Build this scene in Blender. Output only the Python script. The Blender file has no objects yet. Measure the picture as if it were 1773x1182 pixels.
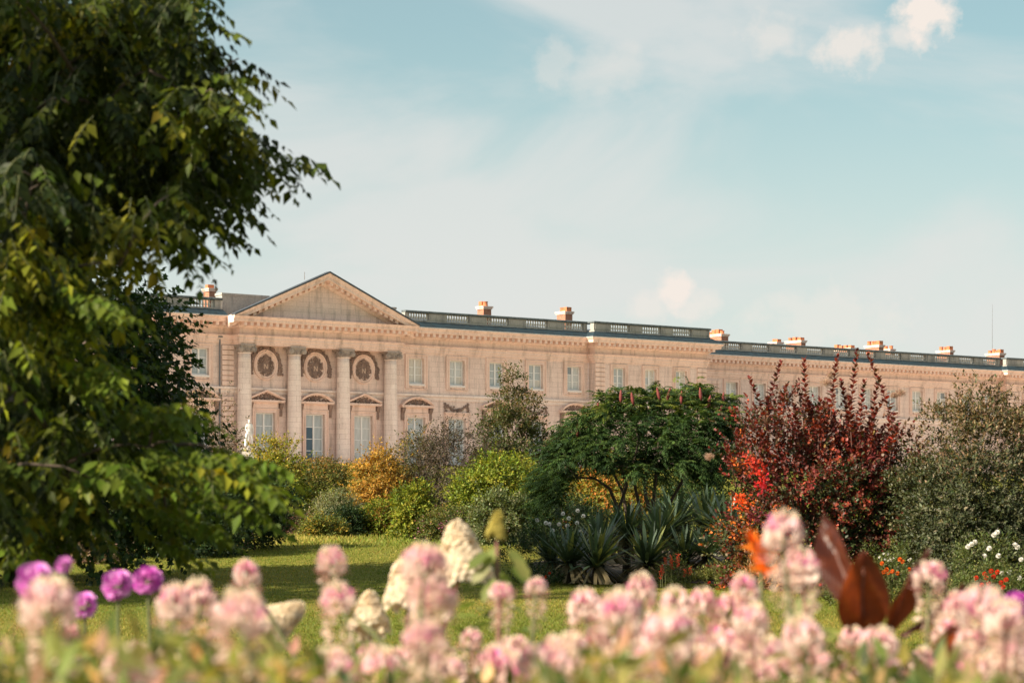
import bpy, math, random
import numpy as np
from mathutils import Vector, Matrix

random.seed(11)
RNG = np.random.default_rng(7)
C = bpy.context.scene.collection
R = math.radians

# ------------------------------------------------------------------ camera
F, HOR, CX, EYE = 4100.0, 897.0, 886.5, 1.55          # in photograph pixels (1773 wide) / metres
cam_d = bpy.data.cameras.new('camera')
cam = bpy.data.objects.new('camera', cam_d); C.objects.link(cam)
cam.location = (0, 0, EYE); cam.rotation_euler = (R(90), 0, 0)
cam_d.sensor_width = 36; cam_d.lens = F/1773*36
cam_d.shift_y = (HOR-591)/1773
cam_d.clip_start = .1; cam_d.clip_end = 4000
cam_d.dof.use_dof = True; cam_d.dof.focus_distance = 95; cam_d.dof.aperture_fstop = 3.3
bpy.context.scene.camera = cam

# ------------------------------------------------------------------ light
SUN_EL = R(34)
SH = Vector((-.86, -.51, 0)).normalized()              # horizontal direction towards the sun
SDIR = Vector((SH.x*math.cos(SUN_EL), SH.y*math.cos(SUN_EL), math.sin(SUN_EL)))
ld = bpy.data.lights.new('sun', 'SUN'); ld.energy = 5.0; ld.angle = R(.53); ld.color = (1.0, .87, .68)
sun = bpy.data.objects.new('sun', ld); C.objects.link(sun)
sun.rotation_euler = (-SDIR).to_track_quat('-Z', 'Y').to_euler()
sun.location = (-30, -20, 40)

world = bpy.data.worlds.new('World'); bpy.context.scene.world = world
world.use_nodes = True
def build_sky():
    nt = world.node_tree; N = nt.nodes; L = nt.links; N.clear()
    out = N.new('ShaderNodeOutputWorld'); bg = N.new('ShaderNodeBackground')
    sky = N.new('ShaderNodeTexSky'); sky.sky_type = 'NISHITA'; sky.sun_disc = False
    sky.sun_elevation = SUN_EL; sky.sun_rotation = math.atan2(SH.x, SH.y)
    sky.air_density = 1.0; sky.dust_density = .6; sky.ozone_density = 1.2
    tint = N.new('ShaderNodeMix'); tint.data_type = 'RGBA'; tint.blend_type = 'MULTIPLY'; tint.inputs[0].default_value = 1
    tint.inputs[7].default_value = (.66, 1.06, .88, 1)
    L.new(sky.outputs[0], tint.inputs[6])
    tc = N.new('ShaderNodeTexCoord')
    # wispy high cloud, stretched sideways
    mp = N.new('ShaderNodeMapping'); mp.inputs['Rotation'].default_value = (0, R(24), 0)
    mp.inputs['Scale'].default_value = (2.3, 2.3, 5.4); mp.inputs['Location'].default_value = (1.3, .4, .9)
    L.new(tc.outputs['Generated'], mp.inputs[0])
    nz = N.new('ShaderNodeTexNoise'); nz.inputs['Scale'].default_value = 2.5; nz.inputs['Detail'].default_value = 7
    nz.inputs['Roughness'].default_value = .52; nz.inputs['Distortion'].default_value = .55
    L.new(mp.outputs[0], nz.inputs['Vector'])
    rp = N.new('ShaderNodeMapRange'); rp.inputs[1].default_value = .38; rp.inputs[2].default_value = .62
    rp.inputs[3].default_value = .30; rp.inputs[4].default_value = .78; rp.interpolation_type = 'SMOOTHSTEP'
    L.new(nz.outputs[0], rp.inputs[0])
    sx = N.new('ShaderNodeSeparateXYZ'); L.new(tc.outputs['Generated'], sx.inputs[0])
    hz = N.new('ShaderNodeMapRange'); hz.inputs[1].default_value = .215; hz.inputs[2].default_value = .045
    hz.inputs[3].default_value = 0; hz.inputs[4].default_value = .78; hz.interpolation_type = 'SMOOTHSTEP'
    L.new(sx.outputs[2], hz.inputs[0])
    def m(op, a, b=None, clamp=False):
        n = N.new('ShaderNodeMath'); n.operation = op; n.use_clamp = clamp
        for i, x in enumerate((a, b)):
            if x is None: continue
            if isinstance(x, (int, float)): n.inputs[i].default_value = x
            else: L.new(x, n.inputs[i])
        return n.outputs[0]
    inv = m('SUBTRACT', 1.0, rp.outputs[0]); inv2 = m('SUBTRACT', 1.0, hz.outputs[0])
    fac = m('SUBTRACT', 1.0, m('MULTIPLY', inv, inv2))
    mix1 = N.new('ShaderNodeMix'); mix1.data_type = 'RGBA'
    L.new(fac, mix1.inputs[0]); L.new(tint.outputs[2], mix1.inputs[6]); mix1.inputs[7].default_value = (6.5, 6.4, 6.2, 1)
    # small cumulus: lumpy noise inside soft round areas of the sky
    nz2 = N.new('ShaderNodeTexNoise'); nz2.inputs['Scale'].default_value = 85; nz2.inputs['Detail'].default_value = 9; nz2.inputs['Roughness'].default_value = .55
    L.new(tc.outputs['Generated'], nz2.inputs['Vector'])
    total = None
    for (u, v, r, sq, amp) in ((1600, 28, 78, 1.15, 1.0), (1472, 84, 66, 1.5, .75), (1168, 508, 52, 1.0, 1.0), (1212, 530, 40, 1.5, .55), (1340, 60, 60, 1.6, .4),
                               (1440, 548, 80, 3.0, .35), (960, 112, 60, 1.3, .3), (1560, 60, 40, 1.0, .6), (1125, 530, 40, 1.8, .5), (1040, 125, 70, 2.0, .22)):
        d = Vector(((u-CX)/F, 1, (HOR-v)/F)).normalized()
        sub = N.new('ShaderNodeVectorMath'); sub.operation = 'SUBTRACT'; L.new(tc.outputs['Generated'], sub.inputs[0]); sub.inputs[1].default_value = d
        sc = N.new('ShaderNodeVectorMath'); sc.operation = 'MULTIPLY'; L.new(sub.outputs[0], sc.inputs[0]); sc.inputs[1].default_value = (1/sq*1.1, 1, 1)
        ln = N.new('ShaderNodeVectorMath'); ln.operation = 'LENGTH'; L.new(sc.outputs[0], ln.inputs[0])
        fall = m('SUBTRACT', 1.0, m('DIVIDE', ln.outputs['Value'], r/F), True)
        val = m('SUBTRACT', m('ADD', m('MULTIPLY', fall, 1.5), m('MULTIPLY', nz2.outputs[0], 2.6)), 1.66)
        val = m('MULTIPLY', m('MULTIPLY', val, 1.5, True), m('MULTIPLY', m('MULTIPLY', fall, 6.0, True), amp))
        total = val if total is None else m('MAXIMUM', total, val)
    mix2 = N.new('ShaderNodeMix'); mix2.data_type = 'RGBA'
    L.new(total, mix2.inputs[0]); L.new(mix1.outputs[2], mix2.inputs[6]); mix2.inputs[7].default_value = (7.6, 6.9, 6.3, 1)
    L.new(mix2.outputs[2], bg.inputs[0]); bg.inputs[1].default_value = .0545
    L.new(bg.outputs[0], out.inputs[0])
build_sky()

sc_ = bpy.context.scene
sc_.view_settings.view_transform = 'Standard'; sc_.view_settings.look = 'None'
sc_.view_settings.exposure = 1.15; sc_.view_settings.gamma = 1.0; sc_.view_settings.use_curve_mapping = False
sc_.cycles.use_denoising = True
sc_.cycles.max_bounces = 8; sc_.cycles.transparent_max_bounces = 8; sc_.cycles.transmission_bounces = 4
sc_.cycles.diffuse_bounces = 4; sc_.cycles.glossy_bounces = 2; sc_.cycles.sample_clamp_indirect = 6

# ------------------------------------------------------------------ helpers
def px(u, v, y):
    return Vector(((u-CX)/F*y, y, EYE+(HOR-v)/F*y))
def ux(u, y): return (u-CX)/F*y
def tag(o, label=None, cat=None, group=None, kind=None):
    if label: o['label'] = label
    if cat: o['category'] = cat
    if group: o['group'] = group
    if kind: o['kind'] = kind
    return o
def empty(name, loc, rz=0):
    o = bpy.data.objects.new(name, None); C.objects.link(o); o.location = loc; o.rotation_euler = (0, 0, rz)
    o.empty_display_size = .2
    return o
def link(name, me, parent=None, loc=None, rz=0):
    o = bpy.data.objects.new(name, me); C.objects.link(o)
    if parent is not None: o.parent = parent
    if loc is not None: o.location = loc
    if rz: o.rotation_euler = (0, 0, rz)
    return o

class MB:
    def __init__(s): s.v = []; s.f = []
    def add(s, v, f):
        b = len(s.v); s.v += [tuple(p) for p in v]; s.f += [tuple(i+b for i in q) for q in f]; return s
    def box(s, x0, x1, y0, y1, z0, z1):
        return s.add([(x0,y0,z0),(x1,y0,z0),(x1,y1,z0),(x0,y1,z0),(x0,y0,z1),(x1,y0,z1),(x1,y1,z1),(x0,y1,z1)],
                     [(0,3,2,1),(4,5,6,7),(0,1,5,4),(1,2,6,5),(2,3,7,6),(3,0,4,7)])
    def lathe(s, cx, cy, prof, n=16, a0=0):
        v = []; f = []
        for (r, z) in prof:
            for k in range(n):
                a = a0+2*math.pi*k/n; v.append((cx+r*math.cos(a), cy+r*math.sin(a), z))
        for i in range(len(prof)-1):
            for k in range(n):
                f.append((i*n+k, i*n+(k+1) % n, (i+1)*n+(k+1) % n, (i+1)*n+k))
        f.append(tuple(reversed(range(n)))); f.append(tuple((len(prof)-1)*n+k for k in range(n)))
        return s.add(v, f)
    def tube(s, pts, rad, n=6):
        pts = [Vector(p) for p in pts]; v = []; f = []
        ref = Vector((.31, .17, .93))
        for i, p in enumerate(pts):
            t = (pts[min(i+1, len(pts)-1)]-pts[max(i-1, 0)])
            if t.length < 1e-6: t = Vector((0, 0, 1))
            t.normalize()
            a = t.cross(ref)
            if a.length < 1e-3: a = t.cross(Vector((1, 0, 0)))
            a.normalize(); b = t.cross(a)
            r = rad[i] if hasattr(rad, '__len__') else rad
            for k in range(n):
                q = 2*math.pi*k/n; v.append(p+a*(r*math.cos(q))+b*(r*math.sin(q)))
        for i in range(len(pts)-1):
            for k in range(n): f.append((i*n+k, i*n+(k+1) % n, (i+1)*n+(k+1) % n, (i+1)*n+k))
        f.append(tuple(reversed(range(n)))); f.append(tuple((len(pts)-1)*n+k for k in range(n)))
        return s.add(v, f)
    def blob(s, c, r, n=6, m=4, sq=(1,1,1), jit=0):
        v = [(c[0], c[1], c[2]-r*sq[2])]; f = []
        for i in range(1, m):
            t = math.pi*i/m
            for k in range(n):
                a = 2*math.pi*k/n; j = 1+random.uniform(-jit, jit)
                v.append((c[0]+r*j*sq[0]*math.sin(t)*math.cos(a), c[1]+r*j*sq[1]*math.sin(t)*math.sin(a), c[2]-r*j*sq[2]*math.cos(t)))
        v.append((c[0], c[1], c[2]+r*sq[2])); e = len(v)-1
        for k in range(n):
            f.append((0, 1+(k+1) % n, 1+k)); f.append((e, e-n+k, e-n+(k+1) % n))
        for i in range(m-2):
            for k in range(n): f.append((1+i*n+k, 1+i*n+(k+1) % n, 1+(i+1)*n+(k+1) % n, 1+(i+1)*n+k))
        return s.add(v, f)
    def mesh(s, name, mat, smooth=False):
        me = bpy.data.meshes.new(name); me.from_pydata(s.v, [], s.f); me.materials.append(mat)
        if smooth: me.polygons.foreach_set('use_smooth', [True]*len(me.polygons))
        me.update(); return me
    def build(s, name, mat, parent=None, smooth=False, loc=None, rz=0):
        return link(name, s.mesh(name, mat, smooth), parent, loc, rz)

# ------------------------------------------------------------------ materials
def nodes(name):
    m = bpy.data.materials.new(name); m.use_nodes = True; nt = m.node_tree
    return m, nt, nt.nodes['Principled BSDF'], nt.nodes['Material Output']
def ramp(nt, src, stops):
    r = nt.nodes.new('ShaderNodeValToRGB'); e = r.color_ramp.elements
    while len(e) < len(stops): e.new(.5)
    for i, (p, c) in enumerate(stops): e[i].position = p; e[i].color = (*c, 1)
    nt.links.new(src, r.inputs[0]); return r.outputs[0]
def noise(nt, vec, scale, detail=4, rough=.55, dist=0):
    n = nt.nodes.new('ShaderNodeTexNoise'); n.inputs['Scale'].default_value = scale; n.inputs['Detail'].default_value = detail
    n.inputs['Roughness'].default_value = rough; n.inputs['Distortion'].default_value = dist
    if vec: nt.links.new(vec, n.inputs['Vector'])
    return n.outputs[0]
def objco(nt, scale=(1,1,1), rot=(0,0,0)):
    tc = nt.nodes.new('ShaderNodeTexCoord'); mp = nt.nodes.new('ShaderNodeMapping')
    mp.inputs['Scale'].default_value = scale; mp.inputs['Rotation'].default_value = rot
    nt.links.new(tc.outputs['Object'], mp.inputs[0]); return mp.outputs[0]
def mixc(nt, a, b, fac, mode='MIX'):
    n = nt.nodes.new('ShaderNodeMix'); n.data_type = 'RGBA'; n.blend_type = mode
    for i, x in ((0, fac), (6, a), (7, b)):
        if isinstance(x, (int, float)): n.inputs[i].default_value = x
        elif isinstance(x, tuple): n.inputs[i].default_value = (*x, 1)
        else: nt.links.new(x, n.inputs[i])
    return n.outputs[2]
def bump(nt, bsdf, h, strength=.3, dist=.02):
    b = nt.nodes.new('ShaderNodeBump'); b.inputs['Strength'].default_value = strength; b.inputs['Distance'].default_value = dist
    nt.links.new(h, b.inputs['Height']); nt.links.new(b.outputs[0], bsdf.inputs['Normal'])

def stone_mat(name, c0, c1, dark, joints=True, stain=.35, rough=.85):
    m, nt, p, out = nodes(name)
    co = objco(nt)
    base = ramp(nt, noise(nt, co, .55, 6, .6), [(.3, c0), (.7, c1)])
    fine = noise(nt, co, 9, 5, .65)
    base = mixc(nt, base, ramp(nt, fine, [(.3, tuple(x*.82 for x in c0)), (.7, tuple(min(1, x*1.12) for x in c1))]), .45)
    streak = noise(nt, objco(nt, (2.2, 2.2, .28)), 1.1, 5, .65)
    sf = ramp(nt, streak, [(.50, (0,0,0)), (.74, (min(1, stain*1.5),)*3)])
    base = mixc(nt, base, dark, sf)
    if joints:
        sx = nt.nodes.new('ShaderNodeSeparateXYZ'); nt.links.new(objco(nt), sx.inputs[0])
        cb = nt.nodes.new('ShaderNodeCombineXYZ'); nt.links.new(sx.outputs[0], cb.inputs[0]); nt.links.new(sx.outputs[2], cb.inputs[1])
        bk = nt.nodes.new('ShaderNodeTexBrick'); nt.links.new(cb.outputs[0], bk.inputs[0])
        bk.inputs['Scale'].default_value = 1; bk.inputs['Brick Width'].default_value = 1.05; bk.inputs['Row Height'].default_value = .36
        bk.inputs['Mortar Size'].default_value = .012; bk.inputs['Mortar Smooth'].default_value = .3
        bk.inputs['Color1'].default_value = (.86,.83,.84,1); bk.inputs['Color2'].default_value = (1,1,1,1); bk.inputs['Mortar'].default_value = (.50,.44,.41,1)
        base = mixc(nt, base, bk.outputs[0], .55, 'MULTIPLY')
    nt.links.new(base, p.inputs['Base Color']); p.inputs['Roughness'].default_value = rough
    bump(nt, p, fine, .35, .015)
    return m
def plain(name, c, rough=.7, var=.2, scale=6, metal=0):
    m, nt, p, out = nodes(name)
    n = noise(nt, objco(nt), scale, 5, .6)
    nt.links.new(ramp(nt, n, [(.3, tuple(x*(1-var) for x in c)), (.7, tuple(min(1, x*(1+var)) for x in c))]), p.inputs['Base Color'])
    p.inputs['Roughness'].default_value = rough; p.inputs['Metallic'].default_value = metal
    bump(nt, p, n, .2, .01)
    return m
def leaf_mat(name, trans=.35, rough=.5, tint=(1.3, 1.2, .5), spec=.18):
    m, nt, p, out = nodes(name)
    at = nt.nodes.new('ShaderNodeAttribute'); at.attribute_name = 'Col'
    nt.links.new(at.outputs['Color'], p.inputs['Base Color']); p.inputs['Roughness'].default_value = rough
    p.inputs['Specular IOR Level'].default_value = spec
    tr = nt.nodes.new('ShaderNodeBsdfTranslucent')
    nt.links.new(mixc(nt, at.outputs['Color'], tint, 1.0, 'MULTIPLY'), tr.inputs[0])
    mx = nt.nodes.new('ShaderNodeMixShader'); mx.inputs[0].default_value = trans
    nt.links.new(p.outputs[0], mx.inputs[1]); nt.links.new(tr.outputs[0], mx.inputs[2]); nt.links.new(mx.outputs[0], out.inputs[0])
    return m

M = {}
M['stone'] = stone_mat('facade stone', (.74,.56,.48), (.87,.71,.63), (.32,.25,.21), stain=.5)
M['trim'] = stone_mat('moulded stone', (.78,.56,.47), (.88,.68,.58), (.34,.23,.17), joints=False, stain=.45)
M['column'] = stone_mat('column stone', (.84,.69,.61), (.90,.78,.70), (.42,.33,.28), stain=.3)
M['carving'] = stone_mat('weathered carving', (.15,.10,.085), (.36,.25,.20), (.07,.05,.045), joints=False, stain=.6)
M['grey_carving'] = stone_mat('grey capital carving', (.28,.23,.20), (.52,.44,.38), (.12,.10,.09), joints=False, stain=.5)
M['letter_stone'] = plain('letter stone', (.58,.43,.34), .85, .12)
M['sill'] = plain('pale sill', (.78,.72,.68), .8, .08)
M['grey_stone'] = stone_mat('lichen stone', (.30,.28,.26), (.50,.46,.41), (.12,.13,.14), joints=False, stain=.6)
M['rail'] = plain('dark weathered coping', (.10,.12,.13), .7, .45, 5)
M['baluster'] = plain('pale baluster', (.62,.57,.51), .8, .25, 8)
M['lead'] = plain('blue slate flashing', (.007,.024,.036), .85, .5, 3)
M['lead_edge'] = plain('pale lead edge', (.55,.58,.60), .5, .2, 3)
M['slate'] = plain('slate', (.055,.065,.08), .5, .3, 4)
M['white_paint'] = plain('white paint', (.80,.80,.78), .5, .04)
M['marble'] = plain('white marble', (.66,.65,.62), .6, .14, 7)
M['pot'] = plain('terracotta', (.50,.17,.075), .8, .2)
M['metal'] = plain('grey metal', (.16,.16,.17), .5, .1)
M['bark'] = plain('bark', (.085,.062,.045), .9, .4, 14)
M['bark_pale'] = plain('pale twig', (.26,.19,.13), .9, .3, 20)
M['stem'] = plain('green stem', (.11,.12,.045), .7, .3, 30)
M['stem_red'] = plain('reddish stem', (.14,.06,.045), .7, .3, 30)
M['soil'] = plain('soil', (.07,.05,.035), .95, .4, 5)
M['leaf'] = leaf_mat('leaf')
M['leaf_gloss'] = leaf_mat('glossy leaf', .25, .48, spec=.3)
M['leaf_thin'] = leaf_mat('thin leaf', .5, .5)
M['petal'] = leaf_mat('petal', .5, .65, (1.0, .98, .95), .15)
M['blade'] = leaf_mat('sword blade', .25, .38, (1.2,1.15,.6), .5)
def pane_mat(name, c, rough=.12):
    m, nt, p, out = nodes(name)
    n = noise(nt, objco(nt, (7, 7, .6)), 1.6, 3)
    nt.links.new(ramp(nt, n, [(.3, tuple(x*.8 for x in c)), (.7, tuple(min(1, x*1.12) for x in c))]), p.inputs['Base Color'])
    p.inputs['Roughness'].default_value = rough; p.inputs['Specular IOR Level'].default_value = .6
    return m
M['pane'] = pane_mat('curtained pane', (.58,.60,.58))
M['pane_cool'] = pane_mat('pale pane', (.44,.49,.50))
M['pane_warm'] = pane_mat('cream curtain pane', (.62,.59,.52)); M['pane_grey'] = pane_mat('dim pane', (.26,.30,.32))
M['pane_dark'] = pane_mat('clear pane', (.05,.10,.14), .06)
def brick_mat():
    m, nt, p, out = nodes('chimney brick')
    tc = nt.nodes.new('ShaderNodeTexCoord'); sx = nt.nodes.new('ShaderNodeSeparateXYZ'); nt.links.new(tc.outputs['Object'], sx.inputs[0])
    a = nt.nodes.new('ShaderNodeMath'); a.operation = 'ADD'; nt.links.new(sx.outputs[0], a.inputs[0]); nt.links.new(sx.outputs[1], a.inputs[1])
    cb = nt.nodes.new('ShaderNodeCombineXYZ'); nt.links.new(a.outputs[0], cb.inputs[0]); nt.links.new(sx.outputs[2], cb.inputs[1])
    bk = nt.nodes.new('ShaderNodeTexBrick'); nt.links.new(cb.outputs[0], bk.inputs[0]); bk.inputs['Scale'].default_value = 1
    bk.inputs['Brick Width'].default_value = .24; bk.inputs['Row Height'].default_value = .075; bk.inputs['Mortar Size'].default_value = .006
    bk.inputs['Color1'].default_value = (.42,.16,.085,1); bk.inputs['Color2'].default_value = (.30,.10,.06,1); bk.inputs['Mortar'].default_value = (.45,.36,.28,1)
    nt.links.new(bk.outputs[0], p.inputs['Base Color']); p.inputs['Roughness'].default_value = .9
    return m
M['brick'] = brick_mat()

# ------------------------------------------------------------------ terrain
TH = math.atan(F/(6256-CX)); ct, st = math.cos(TH), math.sin(TH)
OX, OY, BASE = -13.7138, 164.437, 4.9
def s_of(u, n=0.0):
    q = (u-CX)/F
    return (q*OY-OX-n*(st+q*ct))/(ct-q*st)
def z_of(u, v, n=0.0):
    return EYE+(HOR-v)/F*(OY+s_of(u, n)*st-n*ct)
def gz(x, y):
    x = np.asarray(x, float); y = np.asarray(y, float)
    g = np.interp(y, [0, 47, 60, 70, 80, 100, 140], [0, 0, .5, .85, 1.05, 1.4, 1.7])
    n = (x-OX)*st-(y-OY)*ct
    t = np.clip((46-n)/(46-16), 0, 1); t = t*t*(3-2*t)
    g = g*(1-t)+BASE*t
    g = g+.05*np.sin(x*.31+1.3)*np.sin(y*.23)*np.clip((y-20)/30, 0, 1)*(1-t)
    return g
def G(x, y): return float(gz(x, y))

def ground_mat():
    m, nt, p, out = nodes('lawn')
    co = objco(nt)
    big = noise(nt, co, .16, 4, .6); mid = noise(nt, co, 1.6, 5, .65); fine = noise(nt, co, 26, 4, .7)
    c = ramp(nt, big, [(.35, (.145,.170,.022)), (.65, (.25,.215,.04))])
    c = mixc(nt, c, ramp(nt, mid, [(.35, (.12,.15,.020)), (.7, (.28,.23,.055))]), .5)
    c = mixc(nt, c, ramp(nt, fine, [(.3, (.35,.4,.3)), (.7, (1.25,1.25,1.1))]), .8, 'MULTIPLY')
    nt.links.new(c, p.inputs['Base Color']); p.inputs['Roughness'].default_value = .95; p.inputs['Specular IOR Level'].default_value = .1
    bump(nt, p, fine, .8, .05)
    return m
def terrain():
    xs = np.concatenate([np.linspace(-900, -80, 14), np.linspace(-75, 140, 216), np.linspace(150, 1200, 14)])
    ys = np.concatenate([np.linspace(-200, -5, 8), np.linspace(0, 260, 261), np.linspace(280, 2500, 16)])
    X, Y = np.meshgrid(xs, ys); Z = gz(X, Y)
    nx, ny = len(xs), len(ys)
    v = np.stack([X.ravel(), Y.ravel(), Z.ravel()], 1)
    i = np.arange(nx-1)[None, :]+np.arange(ny-1)[:, None]*nx
    f = np.stack([i, i+1, i+1+nx, i+nx], -1).reshape(-1, 4)
    me = bpy.data.meshes.new('ground'); me.vertices.add(len(v)); me.vertices.foreach_set('co', v.ravel())
    me.loops.add(f.size); me.loops.foreach_set('vertex_index', f.ravel()); me.polygons.add(len(f))
    me.polygons.foreach_set('loop_start', np.arange(0, f.size, 4)); me.polygons.foreach_set('use_smooth', np.ones(len(f), bool))
    me.update(); me.materials.append(ground_mat())
    tag(link('ground', me), kind='structure')
terrain()
def sheet(name, mat, pts, lift=.02, step=None):
    # a patch of ground material following the terrain: pts = grid rows
    mb = MB(); rows = len(pts); cols = len(pts[0])
    mb.v = [(x, y, G(x, y)+lift) for r in pts for (x, y) in r]
    mb.f = [(r*cols+c, r*cols+c+1, (r+1)*cols+c+1, (r+1)*cols+c) for r in range(rows-1) for c in range(cols-1)]
    return tag(mb.build(name, mat, smooth=True), kind='structure')
M['gravel'] = plain('sandy gravel', (.64,.52,.44), .95, .2, 3)
sheet('terrace', M['gravel'], [[(OX+s*ct+n*st, OY+s*st-n*ct) for s in np.linspace(-60, 130, 39)] for n in (17, 13, 9, 5, 1.2, -1, -7, -12)], .03)
sheet('flower_bed', M['soil'], [[(x, y) for x in np.linspace(-6, 6, 7)] for y in (3.2, 5, 7, 9, 12)], .006)
sheet('shrub_bed', M['soil'], [[(x+.06*(y-56)**2*(1-k/23), y+.5*math.sin(x*1.1)) for k, x in enumerate(np.linspace(.3, 16, 24))] for y in (51.2, 52, 53.5, 56, 58, 60, 62, 64)], .012)

# ------------------------------------------------------------------ palace
palace = empty('palace', (OX, OY, BASE), TH)
tag(palace, 'long pale stone palace with columned portico, pediment, balustrade and brick chimneys', 'palace')
def pb(mb, s0, s1, n0, n1, z0, z1):                       # box in facade coordinates
    return mb.box(s0, s1, -n1, -n0, z0-BASE, z1-BASE)
def wall(name, s0, s1, z0, z1, n, holes, depth=.34):
    xs = sorted({s0, s1, *[h[0] for h in holes], *[h[1] for h in holes]}); zs = sorted({z0, z1, *[h[2] for h in holes], *[h[3] for h in holes]})
    mb = MB()
    for i in range(len(xs)-1):
        for j in range(len(zs)-1):
            cx, cz = (xs[i]+xs[i+1])/2, (zs[j]+zs[j+1])/2
            if any(h[0] < cx < h[1] and h[2] < cz < h[3] for h in holes): continue
            mb.add([(xs[i],-n,zs[j]-BASE),(xs[i+1],-n,zs[j]-BASE),(xs[i+1],-n,zs[j+1]-BASE),(xs[i],-n,zs[j+1]-BASE)], [(0,1,2,3)])
    for (a, b, c, d) in holes:
        c -= BASE; d -= BASE; y0, y1 = -n, -n+depth
        mb.add([(a,y0,c),(b,y0,c),(b,y0,d),(a,y0,d),(a,y1,c),(b,y1,c),(b,y1,d),(a,y1,d)], [(0,4,5,1),(1,5,6,2),(2,6,7,3),(3,7,4,0)])
    return mb.build(name, M['stone'], palace)
def sweep(name, path, prof, mat, cap=True):
    mb = MB(); P = [Vector((a, b)) for a, b in path]; k = len(prof)
    nor = []
    for i in range(len(P)-1):
        d = (P[i+1]-P[i]).normalized(); nor.append(Vector((-d.y, d.x)))
    v = []
    for i, p in enumerate(P):
        if i == 0: off = nor[0]
        elif i == len(P)-1: off = nor[-1]
        else:
            a, b = nor[i-1], nor[i]; off = (a+b)/(1+a.dot(b))
        for (o, z) in prof:
            q = p+off*o; v.append((q.x, -q.y, z-BASE))
    f = [(i*k+j, (i+1)*k+j, (i+1)*k+(j+1) % k, i*k+(j+1) % k) for i in range(len(P)-1) for j in range(k)]
    if cap: f += [tuple(range(k)), tuple((len(P)-1)*k+j for j in reversed(range(k)))]
    return mb.add(v, f).build(name, mat, palace)

NF = -8.0
UP = [8.6, 12.2, 15.8, 19.45, 23.1]                       # upper window axes right of the portico
LEFT = [-9.1, -12.7, -16.3, -19.9, -23.5]
PAV = [26.87, 30.02, 33.15]
fs0 = s_of(1263.6, NF-.2); fs7 = s_of(1584.7, NF-.2); dfar = (fs7-fs0)/7
FAR = [fs0+dfar*i for i in range(11)]
FPAV = s_of(1733, NF)                                    # far pavilion begins
FAR2 = [FPAV+3.1+dfar*i for i in range(4)]
FAR = [s for s in FAR if s < FPAV-1]
ZU0, ZU1, ZL0, ZL1 = 11.17, 12.99, 5.3, 8.78
WU, WL = 1.34, 1.54
def hole(s, w, z0, z1): return (s-w/2, s+w/2, z0, z1)
PORT = [-4.0, 0.03, 4.03]
main_low = PORT+UP+LEFT[:3]
wall('main_wall', -44, 24.5, BASE-.8, 15.0, 0, [hole(s, WU, ZU0, ZU1) for s in UP+LEFT]+[hole(s, WL, ZL0, ZL1) for s in main_low])
wall('pavilion_wall', 24.5, 35.8, BASE-.8, 15.0, .8, [hole(s, 1.16, ZU0, ZU1) for s in PAV])
wall('far_wing_wall', 35.8, FPAV, BASE-.8, 15.0, NF, [hole(s, 1.36, ZU0, ZU1) for s in FAR])
wall('far_pavilion_wall', FPAV, 118, BASE-.8, 15.0, NF+.7, [hole(s, 1.36, ZU0, ZU1) for s in FAR2])
for (a_, b_, c_, d_) in ((24.503, 24.9, .01, .797), (35.4, 35.797, NF-.3, .797), (FPAV+.003, FPAV+.4, NF+.01, NF+.697), (-44.3, -43.99, -14, -.003)):
    pb(MB(), a_, b_, c_, d_, BASE-.8, 15.0).build('return_wall', M['stone'], palace)

PATH_L = [(-44, 0), (-6.55, 0), (-6.55, .95), (6.55, .95), (6.55, 0), (24.5, 0), (24.5, .8), (35.8, .8), (35.8, NF), (FPAV, NF), (FPAV, NF+.7), (118, NF+.7)]
# entablature, cornice
sweep('entablature', PATH_L, [(-.2,13.30),(.05,13.30),(.05,13.42),(.11,13.44),(.11,13.61),(.17,13.63),(.17,13.82),(.27,13.88),(.27,13.94),(.045,13.99),(.045,14.40),(-.2,14.40)], M['trim'])
sweep('cornice', PATH_L, [(-.2,14.402),(.12,14.402),(.20,14.46),(.27,14.50),(.27,14.76),(.80,14.76),(.80,14.80),(.84,14.82),(.84,14.96),(.90,14.99),(1.0,15.13),(-.2,15.13)], M['trim'])
def modillions(name, s0, s1, n, step=.5, w=.235):
    k = int((s1-s0)/step); mb = MB(); st_ = (s1-s0)/k
    for i in range(k):
        c = s0+(i+.5)*st_; pb(mb, c-w/2, c+w/2, n+.265, n+.74, 14.53, 14.765)
    return tag(mb.build(name, M['trim'], palace), kind='stuff')
for (a, b, n) in ((-44, -6.9, 0), (-6.8, 6.8, .95), (6.9, 23.7, 0), (24.1, 36.2, .8), (36.9, FPAV-.5, NF), (FPAV-.3, 118, NF+.7)):
    modillions('modillion_row', a, b, n)
R_PATHS = [[(-44, 0), (-7.5, 0)], [(7.52, 0), (24.5, 0), (24.5, .8), (35.8, .8), (35.8, NF+2.0)], [(36.9, NF), (FPAV, NF), (FPAV, NF+.7), (118, NF+.7)]]
for pth in R_PATHS:
    sweep('lead_edge', pth, [(-.2,15.132),(1.02,15.132),(1.03,15.18),(-.2,15.20)], M['lead_edge'])
    sweep('slate_flashing', pth, [(-.2,15.19),(1.0,15.185),(.32,15.60),(-.2,15.60)], M['lead'])
    sweep('balustrade_base', pth, [(-.25,15.602),(.22,15.602),(.22,15.72),(-.25,15.72)], M['grey_stone'])
    sweep('balustrade_rail', pth, [(-.27,16.24),(.22,16.24),(.28,16.28),(.28,16.37),(.2,16.41),(-.27,16.41)], M['rail'])
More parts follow.
